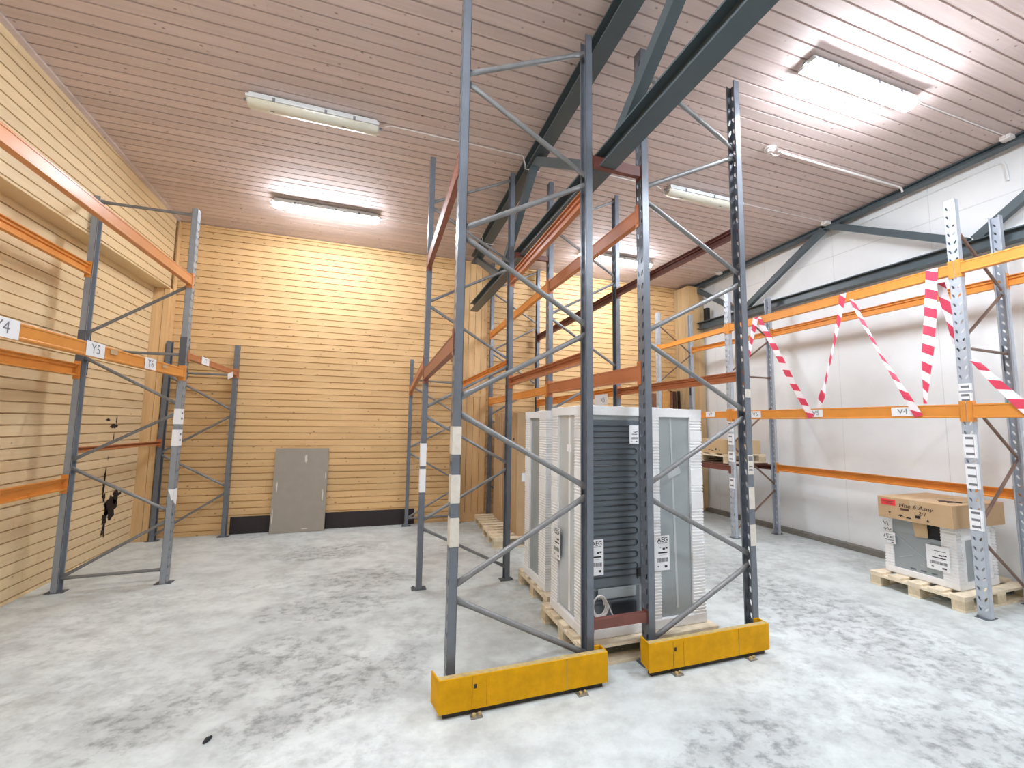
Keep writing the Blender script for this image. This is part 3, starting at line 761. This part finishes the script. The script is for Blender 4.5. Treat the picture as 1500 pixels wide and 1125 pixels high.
F3 = appliance('white-wrapped fridge standing behind the front pair, slightly lower', 1.622, 2.20, 3.83, 4.42, .146, 1.855, 'side', 8)
# back of the first fridge
yy = 2.905+.018
bp = part(F1, 'back_panel', MB().box(1.60, 2.055, yy, yy+.004, .50, 1.765), M['coil_back'])
part(F1, 'top_strip', MB().box(1.60, 2.055, yy, yy+.006, 1.766, 1.80), M['cabinet'])
pts = []; z = 1.72; s = 0
while z > .55:
    xa, xb = (1.60, 2.00); yc = yy-.006
    row = [(xa, yc, z), (xb, yc, z)] if s == 0 else [(xb, yc, z), (xa, yc, z)]
    pts += row
    if s == 0: pts += [(xb+.014, yc, z-.010), (xb+.018, yc, z-.022), (xb+.014, yc, z-.034)]
    else: pts += [(xa-.0, yc, z-.022)]
    z -= .044; s = 1-s
mb = MB().tube(pts, .0042, 6)
part(bp, 'condenser_coil', mb, M['coil'], True)
mb = MB().box(1.61, 2.03, yy-.002, yy+.002, .25, .49).box(1.62, 2.02, yy-.012, yy-.002, .395, .41)
cb = part(F1, 'compressor_bay', mb, M['coil_back'])
part(cb, 'compressor', MB().box(1.78, 2.0, yy-.010, yy-.0022, .27, .38, bev=.004), M['coil'])
part(cb, 'bracket', MB().box(1.66, 1.99, yy-.018, yy-.0125, .425, .50, bev=.002), M['cabinet'])
pts = []
for k in range(40):
    a = 2*PI*k/13; pts.append((1.665+math.cos(a)*(.045+.0006*k), yy-.018-.0006*k, .385+math.sin(a)*(.062+.0006*k)))
pts += [(1.72, yy-.04, .42), (1.76, yy-.03, .34), (1.80, yy-.022, .27)]
part(cb, 'power_cord', MB().tube(pts, .005, 6), M['plastic_white'], True)
ship_label(F1, (1.585, yy-.012, .60), (1, 0, 0), (0, 0, 1), .125, .262, 1)
part(F1, 'clip', MB().box(2.01, 2.045, yy-.014, yy, .56, .62), M['black'])
ship_label(F1, (1.95, yy-.012, 1.58), (1, 0, 0), (0, 0, 1), .085, .145, 2, False)
ship_label(F2, (2.155, 2.905-.009, .59), (1, 0, 0), (0, 0, 1), .142, .265, 3)
yp = 2.905+.0215
part(F2, 'wrap_seam', MB().add([(2.345, yp-.002, 1.79), (2.362, yp-.002, 1.79), (2.372, yp-.002, 1.35), (2.402, yp-.002, .28), (2.380, yp-.002, .28), (2.356, yp-.002, 1.35)], [(0, 1, 2, 5), (5, 2, 3, 4)]), M['film'])
part(F2, 'sticker', MB().box(2.31, 2.44, yp-.0025, yp-.0015, 1.31, 1.39).xf(Matrix.Translation((2.37, 0, 1.35)) @ Matrix.Rotation(-.35, 4, 'Y') @ Matrix.Translation((-2.37, 0, -1.35))), M['film'])
# left side of the first fridge
xs = 1.552+.0205
part(F1, 'side_panel', MB().box(xs-.001, xs, 3.095, 3.40, .24, 1.80), M['film'])
part(F1, 'wrap_seam', MB().box(xs-.003, xs-.002, 3.19, 3.225, .24, 1.82), M['foam'])
part(F1, 'sticker', MB().box(xs-.0045, xs-.0035, 3.17, 3.25, 1.50, 1.56), M['paper'])
ship_label(F1, (1.552-.008, 3.475, .59), (0, -1, 0), (0, 0, 1), .15, .26, 6)

# ------------------------------------------------------------------ cardboard cartons
def carton(label, x0, x1, y0, y1, z0, z1, mat, seed, name='cardboard_box', tape=True, rz=0.):
    t = thing(name, label, 'cardboard box', ((x0+x1)/2, (y0+y1)/2, z0))
    part(t, 'body', MB().box(x0, x1, y0, y1, z0, z1, bev=.004), mat)
    if tape:
        part(t, 'parcel_tape', MB().box(x0-.001, x1+.001, (y0+y1)/2-.03, (y0+y1)/2+.03, z1-.06, z1+.001), M['packtape'])
    return t
def icons(par, o, right, up, s, seed, n=4):
    o, right, up = Vector(o), Vector(right), Vector(up); nrm = right.cross(up); mb = MB()
    P = lambda pts, dx: mb.add([o+right*(dx+a*s)+up*(b*s)+nrm*.001 for a, b in pts], [tuple(range(len(pts)))])
    shapes = [[(0, 0), (.3, 0), (.3, .8), (0, .8)], [(.1, 0), (.3, 0), (.25, .05), (.22, .35), (.4, .7), (0, .7), (.18, .35), (.15, .05)], [(0, .2), (.5, .5), (1., .2), (.6, .2), (.55, 0), (.45, 0), (.45, .2)],
              [(0, 0), (.7, 0), (.7, .2), (0, .2)], [(0, .3), (.7, .3), (.7, .75), (0, .75)], [(.2, 0), (.4, .5), (.6, 0)]]
    dx = 0
    for k in range(n):
        P(shapes[(k+seed) % len(shapes)], dx); dx += s*1.3
    return part(par, 'handling_marks', mb, M['ink'])
c1 = carton('tall brown carton on the nearer pallet, close to the white-wrapped appliances', 2.03, 2.66, 5.80, 6.36, .146, 1.885, M['cardboard'], 1, 'tall_carton')
part(c1, 'shipping_label', MB().box(2.08, 2.26, 5.797, 5.799, .90, 1.02), M['paper'])
part(c1, 'edge_strip', MB().box(2.024, 2.029, 5.80, 5.84, .15, 1.88).box(2.024, 2.029, 5.93, 5.945, .15, 1.88), M['cardboard2'])
icons(c1, (2.029, 6.15, 1.45), (0, -1, 0), (0, 0, 1), .08, 3, 2)
c2 = carton('tall brown carton on the farther pallet, half behind a grey post', 2.06, 2.66, 6.66, 7.18, .146, 1.90, M['cardboard'], 2, 'tall_carton')
part(c2, 'shipping_label', MB().box(2.09, 2.24, 6.657, 6.659, .92, 1.05), M['paper'])
part(c2, 'edge_strip', MB().box(2.054, 2.059, 6.66, 6.70, .15, 1.895).box(2.054, 2.059, 6.80, 6.815, .15, 1.895), M['cardboard2'])
icons(c2, (2.059, 7.0, 1.45), (0, -1, 0), (0, 0, 1), .08, 3, 2)
c3 = carton('brown cardboard box on the shelf pallet by the white wall', 5.50, 6.20, 5.46, 6.45, 1.281, 1.505, M['cardboard2'], 4)
icons(c3, (5.499, 5.96, 1.32), (0, -1, 0), (0, 0, 1), .06, 1, 5); icons(c3, (5.499, 5.85, 1.43), (0, -1, 0), (0, 0, 1), .07, 3, 1)
# machine on the right pallet
mx0, mx1, my0, my1, mz0, mz1 = 5.56, 6.22, 2.70, 3.34, .146, .752
t = thing('packed_dishwasher', 'short foam-packed appliance on the floor pallet under a taped cardboard box', 'packed appliance', ((mx0+mx1)/2, (my0+my1)/2, mz0))
part(t, 'cabinet', MB().box(mx0+.02, mx1-.02, my0+.02, my1-.02, mz0+.05, mz1-.01, bev=.006), M['cabinet'])
part(t, 'foam_base', MB().box(mx0, mx1, my0, my1, mz0, mz0+.07, bev=.012), M['foam'])
for xa, xb, ox_ in ((mx0, mx0+.08, -1), (mx1-.08, mx1, 1)):
    for ya, yb, oy_ in ((my0, my0+.13, -1), (my1-.09, my1, 1)):
        part(t, 'foam_corner', rib_post(xa+.002, xb-.002, ya+.002, yb-.002, mz0+.07, mz1, ox_, oy_, .03, .006), M['foam'])
mb = MB(); 
part(t, 'front_panel', MB().box(mx0+.016, mx0+.02, my0+.13, my1-.09, mz0+.07, mz1-.16), M['cabinet'])
part(t, 'dark_opening', MB().box(mx0+.012, mx0+.02, my0+.10, 3.0, mz1-.158, mz1-.005), M['black'])
part(t, 'foam_side', MB().box(mx0+.082, mx1-.082, my0+.004, my0+.018, mz1-.13, mz1-.002, bev=.004).box(mx0+.082, mx0+.14, my0+.004, my0+.018, mz0+.072, mz1-.132, bev=.004).box(mx1-.20, mx1-.082, my0+.004, my0+.018, mz0+.072, mz1-.132, bev=.004), M['foam'])
mb = MB()
for k in range(9):
    z = mz1-.06-.06*k
    bm_ = MB().tube([(mx0+.09, my0+.004, z), (mx0+.09, my0-.004, z)], [.02, .012], 10); mb.add(bm_.v, bm_.f)
part(t, 'foam_bumps', mb, M['foam'], True)
fl = MB().add([(mx0-.004, 3.06, mz1), (mx0-.004, 2.93, mz1), (mx0-.018, 2.92, mz1-.15), (mx0-.014, 3.03, mz1-.165)], [(0, 1, 2, 3)]).add([(mx0-.001, 3.06, mz1), (mx0-.001, 2.93, mz1), (mx0-.015, 2.92, mz1-.15), (mx0-.011, 3.03, mz1-.165)], [(3, 2, 1, 0)])
part(t, 'cardboard_flap', fl, M['cardboard2'])
def film_streak(par, pts, r=.004):
    part(par, 'wrap_seam', MB().tube(pts, r, 6), M['film'], True)
film_streak(t, [(mx0+.010, 3.24, .58), (mx0+.012, 3.10, .47), (mx0+.012, 2.95, .36)]); film_streak(t, [(mx0+.012, 3.2, .33), (mx0+.012, 3.08, .38)], .003); film_streak(t, [(mx0+.012, 3.02, .30), (mx0+.012, 2.96, .285)], .004)
q = ship_label(t, (mx0-.008, my0+.25, .30), (0, -1, 0), (0, 0, 1), .19, .24, 9, False)
q = ship_label(t, (mx0-.008, my1-.005, .46), (0, -1, 0), (0, 0, 1), .115, .12, 10, False)
part(t, 'marker_note', MB().tube([(mx0-.009, my1-.01, .70), (mx0-.009, my1-.03, .66), (mx0-.009, my1-.05, .695), (mx0-.009, my1-.06, .65)], .003, 6).tube([(mx0-.009, my1-.015, .62), (mx0-.009, my1-.03, .60), (mx0-.009, my1-.05, .63), (mx0-.009, my1-.07, .595), (mx0-.009, my1-.085, .62)], .003, 6).tube([(mx0-.009, my1-.02, .55), (mx0-.009, my1-.012, .52)], .003, 6).tube([(mx0-.009, my1-.06, .555), (mx0-.009, my1-.035, .555), (mx0-.009, my1-.04, .535), (mx0-.009, my1-.06, .525), (mx0-.009, my1-.04, .51)], .003, 6), M['ink'])
part(t, 'vent_slots', MB().box(mx0+.0145, mx0+.0165, 3.06, 3.11, .235, .25).box(mx0+.0145, mx0+.0165, 2.97, 3.02, .235, .25).box(mx0+.0145, mx0+.0165, 2.88, 2.93, .235, .25), M['coil_back'])
c4 = carton('brown cardboard box with red label and handwriting on the foam-packed machine', 5.435, 6.30, 2.655, 3.30, .756, .982, M['cardboard'], 6)
xq = 5.434
part(c4, 'red_label', MB().box(xq-.0015, xq, 3.13, 3.265, .895, .958), M['red_label'])
q = part(c4, 'lettering', MB().box(xq-.002, xq-.0016, 3.145, 3.25, .931, .939).box(xq-.002, xq-.0016, 3.155, 3.22, .911, .918), M['oxblood'])
part(c4, 'hand_hole', MB().box(xq-.0012, xq, 3.01, 3.085, .862, .884, bev=.0005), M['dark_board'])
part(c4, 'lettering', text_mb('Hhe 6 Asny', .062, (xq-.001, 2.955, .912), (0, -1, 0), (0, 0, 1), shear=.25), M['ink'])
part(c4, 'lettering', text_mb('2/1', .055, (xq-.001, 2.90, .853), (0, -1, 0), (0, 0, 1), shear=.25), M['ink'])
icons(c4, (xq, 3.20, .785), (0, -1, 0), (0, 0, 1), .062, 1, 5)
part(c4, 'marker_arrow', MB().tube([(5.62, 2.78, .985), (5.88, 2.74, .985)], .003, 6).tube([(5.64, 2.86, .985), (5.74, 2.72, .985)], .004, 6).tube([(5.70, 2.90, .985), (5.78, 2.76, .985)], .003, 6), M['ink'])
icons(c4, (5.78, 2.654, .84), (1, 0, 0), (0, 0, 1), .04, 2, 2)

# shelf boards in the far corner bay
sh = thing('shelf_boards', 'dark red-brown board shelf resting on the two dark rails by the white wall', 'shelf', (5.8, 5.42, 1.112))
for i in range(9):
    y0 = 5.40+i*.17
    part(sh, 'board', MB().box(5.455, 6.28, y0, y0+.15, 1.112, 1.134, bev=.002), M['dark_board'])

# boards leaning in the far right corner
def lean(label, x, y, w, h, d, tilt, roll, mat):
    m4 = Matrix.Translation((x, y, 0)) @ Matrix.Rotation(roll, 4, 'Y') @ Matrix.Rotation(tilt, 4, 'X')
    lift = w/2*abs(math.sin(roll))
    o = part(None, 'leaning_board', MB().box(-w/2, w/2, 0, d, 0, h, bev=.003).xf(Matrix.Translation((0, 0, lift+.001)) @ m4), mat)
    tag(o, label, 'board'); return o
lean('bright pine board leaning in the far right corner, its top showing over the fridge', 5.62, 7.15, .17, 2.46, .03, math.radians(-4), math.radians(4.5), M['orange_board'])
lean('short dark board leaning in the corner beside the slotted post', 5.62, 7.36, .22, 2.40, .03, math.radians(-3), math.radians(-1), M['mid_board'])
lean('pink-brown board leaning in the corner just right of the bright pine board', 5.84, 7.24, .12, 2.44, .03, math.radians(-3.5), math.radians(3), M['mid_board'])
lean('dark upright board in the corner, third from the timber column', 5.97, 7.30, .085, 2.47, .03, math.radians(-3), math.radians(.6), M['dark_board'])
lean('dark upright board in the corner, second from the timber column', 6.075, 7.28, .08, 2.46, .03, math.radians(-3.2), math.radians(.6), M['dark_board'])
lean('near-black narrow board in the corner, next to the timber column', 6.165, 7.26, .05, 2.47, .03, math.radians(-3.2), math.radians(.6), M['black_board'])

# grey plasterboard against the back wall
m4 = Matrix.Translation((-1.02, 7.40, .004)) @ Matrix.Rotation(math.radians(-5.2), 4, 'X')
gb = thing('plaster_sheet', 'grey sheet of plasterboard leaning against the back wall', 'board', (-1.02, 7.40, 0))
part(gb, 'sheet', MB().box(-.385, .385, 0, .014, 0, 1.285, bev=.002).xf(m4), M['grey_board'])
rnd = random.Random(3); mb = MB()
for (a, b, c, d) in ((.06, 1.12, .02, .16), (-.33, .70, .012, .16), (.33, .55, .01, .22), (.36, .85, .008, .12), (.10, .05, .06, .02), (-.36, .25, .008, .3)):
    p = [(a+math.cos(2*PI*i/14)*c*rnd.uniform(.5, 1.2), -.0012, b+math.sin(2*PI*i/14)*d*.5*rnd.uniform(.6, 1.1)) for i in range(14)]
    mb.add(p, [tuple(range(14))])
part(gb, 'chalk_scrapes', mb.xf(m4), M['tape_beige'])

# ------------------------------------------------------------------ barrier tape
def ribbon(label, pts, wdir, w, stripe=.095, first=0, tw=None):
    """a striped tape along pts; wdir: width direction per point; stripes cut on the slant"""
    pts = [Vector(p) for p in pts]; L = [0]
    for a, b in zip(pts, pts[1:]): L.append(L[-1]+(b-a).length)
    def at(s):
        s = max(0, min(L[-1], s))
        for i in range(len(pts)-1):
            if s <= L[i+1]+1e-9:
                k = (s-L[i])/max(1e-9, L[i+1]-L[i]); return pts[i].lerp(pts[i+1], k), Vector(wdir[i]).lerp(Vector(wdir[i+1]), k), w[i]*(1-k)+w[i+1]*k
        return pts[-1], Vector(wdir[-1]), w[-1]
    mb = MB(); n = int(L[-1]/stripe)+2; sk = stripe*.55
    for k in range(-1, n):
        s0, s1 = k*stripe, (k+1)*stripe; sub = 3; q0 = []; q1 = []
        for j in range(sub+1):
            for lst, e, o_ in ((q0, -1, 0), (q1, 1, sk)):
                s = s0+(s1-s0)*j/sub+o_; s = max(0, min(L[-1], s))
                p, d, ww = at(s); lst.append(p+d.normalized()*e*ww/2)
        vs = q0+q1; m = sub+1
        fs = []
        for j in range(sub):
            if (q0[j]-q0[j+1]).length+(q1[j]-q1[j+1]).length > 1e-4: fs.append((j, j+1, m+j+1, m+j))
        if fs: mb.add(vs, fs, (k+first) % 2)
    o = bpy.data.objects.new('barrier_tape', mb.mesh('barrier_tape', [M['tape_red'], M['tape_white']])); C.objects.link(o)
    o.data.update(); tag(o, label, 'barrier tape', 'red and white barrier tape on the right rack'); return o
Yd, Zd, Xd = (0, -1, 0), (0, 0, 1), (1, 0, 0)
xt = XVf-.0275-.014
ribbon('short pale tape end hanging beside the slotted upright at the far end of the bay', [(xt, 4.77, 3.375), (xt, 4.80, 3.25), (xt, 4.86, 3.05), (xt, 4.94, 2.77)], [Yd, (.3, -1, 0), (.8, -.4, 0), (.7, -.6, 0)], [.10, .07, .05, .045], first=1)
ribbon('broad slanting tape strip coming down to the V5 card', [(xt, 4.72, 3.36), (xt, 4.655, 3.20), (xt, 4.50, 2.90), (xt, 4.25, 2.36), (xt, 4.03, 1.93), (xt, 4.0, 1.86)], [(0, -1, .3), (0, -1, .45)]+[(0, -1, .45)]*4, [.06, .075, .085, .085, .085, .085], stripe=.112)
ribbon('thin twisted tape strip rising steeply from the V5 card', [(xt, 3.53, 3.375), (xt, 3.56, 3.20), (xt, 3.66, 2.80), (xt, 3.80, 2.30), (xt, 3.86, 2.10), (xt, 3.90, 1.985)], [(0, -1, 0), (.3, -1, 0), (1, -.3, 0), (1, -.2, 0), (.2, -1, 0), (0, -1, 0)], [.085, .05, .032, .03, .075, .045], stripe=.12)
ribbon('narrow twisted tape strip slanting down to the V4 card', [(xt, 3.44, 3.28), (xt, 3.33, 2.98), (xt, 3.17, 2.56), (xt, 3.02, 2.22), (xt, 2.93, 2.02), (xt, 2.86, 1.86)], [(0, -1, -.3), (.8, -.6, 0), (1, -.3, 0), (.4, -1, .2), (0, -1, .4), (0, -1, .4)], [.05, .04, .032, .045, .07, .075], stripe=.12)
ribbon('broad tape strip hanging straight down nearest the stickered upright', [(xt, 2.66, 3.38), (xt, 2.675, 3.2), (xt, 2.70, 2.9), (xt, 2.735, 2.6), (xt, 2.765, 2.35), (xt, 2.80, 1.99)], [(0, -1, 0), (0, -1, 0), (.15, -1, 0), (.35, -1, 0), (.8, -.6, 0), (1, -.25, 0)], [.10, .10, .10, .095, .08, .04])
ribbon('pale crumpled tape loop tucked behind the stickered upright', [(5.53, 2.645, 3.24), (5.53, 2.625, 3.05), (5.53, 2.60, 2.85), (5.53, 2.575, 2.58)], [(.6, -1, .1), (.8, -.8, .1), (.9, -.6, 0), (.7, -1, 0)], [.06, .08, .06, .03], first=1, stripe=.14)
ribbon('broad slanting tape strip right of the stickered upright', [(xt, 2.41, 2.40), (xt, 2.35, 2.31), (xt, 2.26, 2.16), (xt, 2.12, 1.96), (xt, 2.06, 1.88)], [(.5, -1, .55), (0, -1, .55), (0, -1, .55), (0, -1, .55), (0, -1, .55)], [.04, .055, .07, .085, .09], stripe=.11)

# ------------------------------------------------------------------ ceiling lights
SA = math.atan(SL)
def lamp(label, xc, yc, L, lit, W=.15, k=1.):
    z = cz(yc)
    t = thing('strip_light', label, 'ceiling light', (xc, yc, z))
    t.rotation_euler = (-SA, 0, 0)
    hb = [(-W/2*.95, -.03), (W/2*.95, -.03), (W/2*.95, -.055), (-W/2*.95, -.055)]
    part(t, 'housing', MB().box(-L/2+.02, L/2-.02, -W*.34, W*.34, -.055, -.012, bev=.006).box(-L/2, L/2, -W/2, W/2, -.082, -.054, bev=.004), M['lamp_body'], world=False)
    # rounded trough cover
    V = W-.022
    poly = [(-V/2+.004, -.083), (V/2-.004, -.083), (V/2-.010, -.105), (V/2-.030, -.128), (0, -.136), (-V/2+.030, -.128), (-V/2+.010, -.105)]
    mb = MB(); xs = [-L/2+.006, -L/2+.03, L/2-.03, L/2-.006]; sc = [.72, 1, 1, .72]; n = len(poly); vs = []
    for x, s in zip(xs, sc): vs += [(x, a*s, -.083+(b+.083)*s) for a, b in poly]
    fs = [(i*n+j, i*n+(j+1) % n, (i+1)*n+(j+1) % n, (i+1)*n+j) for i in range(3) for j in range(n)]+[tuple(range(n)), tuple(range(3*n, 4*n))]
    mb.add(vs, fs)
    cv = part(t, 'cover', mb, lit_mat(k) if lit else M['lamp_cover'], True, world=False, label='glowing white cover' if lit else None)
    for x in (-L*.3, L*.08, L*.3):
        for s in (-1, 1):
            part(t, 'clip', MB().box(x-.012, x+.012, s*W/2-.004, s*W/2+.004, -.09, -.052, bev=.002), M['plastic_grey'], world=False)
    for s in (-1, 1):
        part(t, 'mount', MB().box(s*(L/2-.18)-.03, s*(L/2-.18)+.03, -.03, .03, -.013, .006), M['plastic_grey'], world=False)
        part(t, 'cable_gland', MB().cyl((s*L/2, 0, -.066), (s*(L/2+.03), 0, -.066), .014, 10), M['plastic_grey'], world=False)
    if not lit:
        part(cv, 'screw_marks', MB().box(-.32*L-.02, -.32*L+.02, -.012, .0, -.1375, -.135).box(.22*L-.02, .22*L+.02, -.012, 0, -.1375, -.135), M['plastic_grey'], world=False)
    return t
lamp('unlit strip light over the left aisle, nearer the camera', -.66, 4.41, 1.21, False, .17)
lamp('lit strip light over the left aisle near the back wall', -.72, 6.34, 1.40, True, k=.52)
lamp('large glowing strip light over the right aisle nearest the camera', 4.13, 2.42, 1.38, True, .16, k=.72)
lamp('unlit strip light over the right aisle, half behind a grey post', 4.13, 4.36, 1.21, False, .17)
lamp('lit strip light over the right aisle near the back wall, seen through the rack', 4.09, 6.45, 1.46, True, k=.5)
lamp('unseen strip light added over the left aisle above the camera', -.70, 1.45, 1.40, True, k=.85)  # out of view; added to brighten the left foreground
lamp('unseen strip light added over the right aisle beside the camera', 4.13, .40, 1.40, True, k=.75)  # unseen lamp put in to lift the right wall and floor
lamp('unseen strip light added over the right aisle far behind the camera', 4.13, -1.6, 1.40, True, k=.5)  # added out of view for a little more light on the right wall
lamp('unseen strip light added over the left aisle just behind the camera', -.70, -.2, 1.40, True, k=.45)  # unseen added lamp, weak fill from behind the camera

# ------------------------------------------------------------------ cables, detector, conduits
def cable(label, pts, r=.006, name='ceiling_cable', mat=None):
    o = part(None, name, MB().tube(pts, r, 8), mat or M['plastic_white'], True); tag(o, label, 'cable'); return o
zc_ = lambda y, d=.008: cz(y)-d
def cross(y, x0, x1, label):
    xc = 1.665; z = cz(y)
    cable(label, [(x0, y, z-.04), (x0+.06, y, z-.012), (xc-.12, y, z-.012), (xc-.09, y, z-.10), (xc-.09, y, z-.165), (xc+.09, y, z-.165), (xc+.09, y, z-.10), (xc+.14, y, z-.012), (x1-.06, y, z-.012), (x1, y, z-.04)], .0055)
cross(4.40, .0, 3.47, 'thin white cable linking the two unlit lights under the truss')
cross(6.40, .03, 3.31, 'thin white cable linking the two lit lights near the back wall')
for y, lab, bx in ((2.42, 'junction box on the truss at the end of the nearest cable', 6.48), (4.36, 'junction box on the truss at the end of the middle cable', 6.48), (6.45, 'junction box on the truss at the end of the far cable', 6.48)):
    x0 = {2.42: 4.86, 4.36: 4.78, 6.45: 4.86}[y]
    cable('thin white cable from the lamp to the right wall truss, '+{2.42: 'nearest', 4.36: 'middle', 6.45: 'farthest'}[y]+' of three', [(x0, y, cz(y)-.04), (x0+.07, y, cz(y)-.012), (bx-.10, y, cz(y)-.012)], .0055)
    t = thing('junction_box', lab, 'junction box', (bx-.05, y, cz(y)))
    part(t, 'box', MB().box(bx-.10, bx-.005, y-.045, y+.045, cz(y)-.05, cz(y)-.004, bev=.006), M['plastic_white'])
    part(t, 'gland', MB().cyl((bx-.12, y, cz(y)-.02), (bx-.10, y, cz(y)-.02), .012, 10), M['plastic_white'])
y = 3.39; z = cz(y)
t = thing('smoke_detector', 'small round white detector on the ceiling boards', 'detector', (4.17, y, z))
part(t, 'base', MB().cyl((4.17, y, z-.002), (4.17, y, z-.022), .062, 24), M['plastic_white'], True)
part(t, 'head', MB().tube([(4.17, y, z-.022), (4.17, y, z-.035), (4.17, y, z-.05)], [.048, .045, .028], 24), M['plastic_white'], True)
part(t, 'wire_loop', MB().tube([(4.20, y+.03, z-.02), (4.28, y+.05, z-.03), (4.33, y+.03, z-.03), (4.33, y-.02, z-.03), (4.28, y-.01, z-.02)], .006, 8), M['plastic_white'], True)
cable('white conduit from the detector across the ceiling to the right wall', [(4.30, y, z-.015), (6.40, y+.01, z-.015), (6.445, y+.01, z-.03), (6.462, y+.01, z-.075)], .012, 'ceiling_conduit')
cable('white wall conduit running along under the truss on the right wall', [(6.666, 4.6, 4.69), (6.666, 3.30, 4.735), (6.666, 2.62, 4.765), (6.666, 2.56, 4.755), (6.666, 2.54, 4.70), (6.666, 2.53, 4.52)], .012, 'wall_conduit', M['white_wall'])

# little dark scrap on the floor
o = part(None, 'floor_scrap', MB().tube([(-.775, 2.80, .008), (-.765, 2.82, .011), (-.752, 2.845, .008)], [.006, .013, .007], 8), M['black'], True)
tag(o, 'tiny black scrap lying on the bare concrete in the left aisle', 'scrap')

# ------------------------------------------------------------------ world and colour management
w = bpy.data.worlds.new('world'); bpy.context.scene.world = w; w.use_nodes = True
w.node_tree.nodes['Background'].inputs[0].default_value = (.05, .05, .05, 1)
sc = bpy.context.scene
sc.view_settings.view_transform = 'Standard'; sc.view_settings.look = 'None'
sc.view_settings.exposure = 2.88; sc.view_settings.gamma = 1.0; sc.view_settings.use_curve_mapping = False
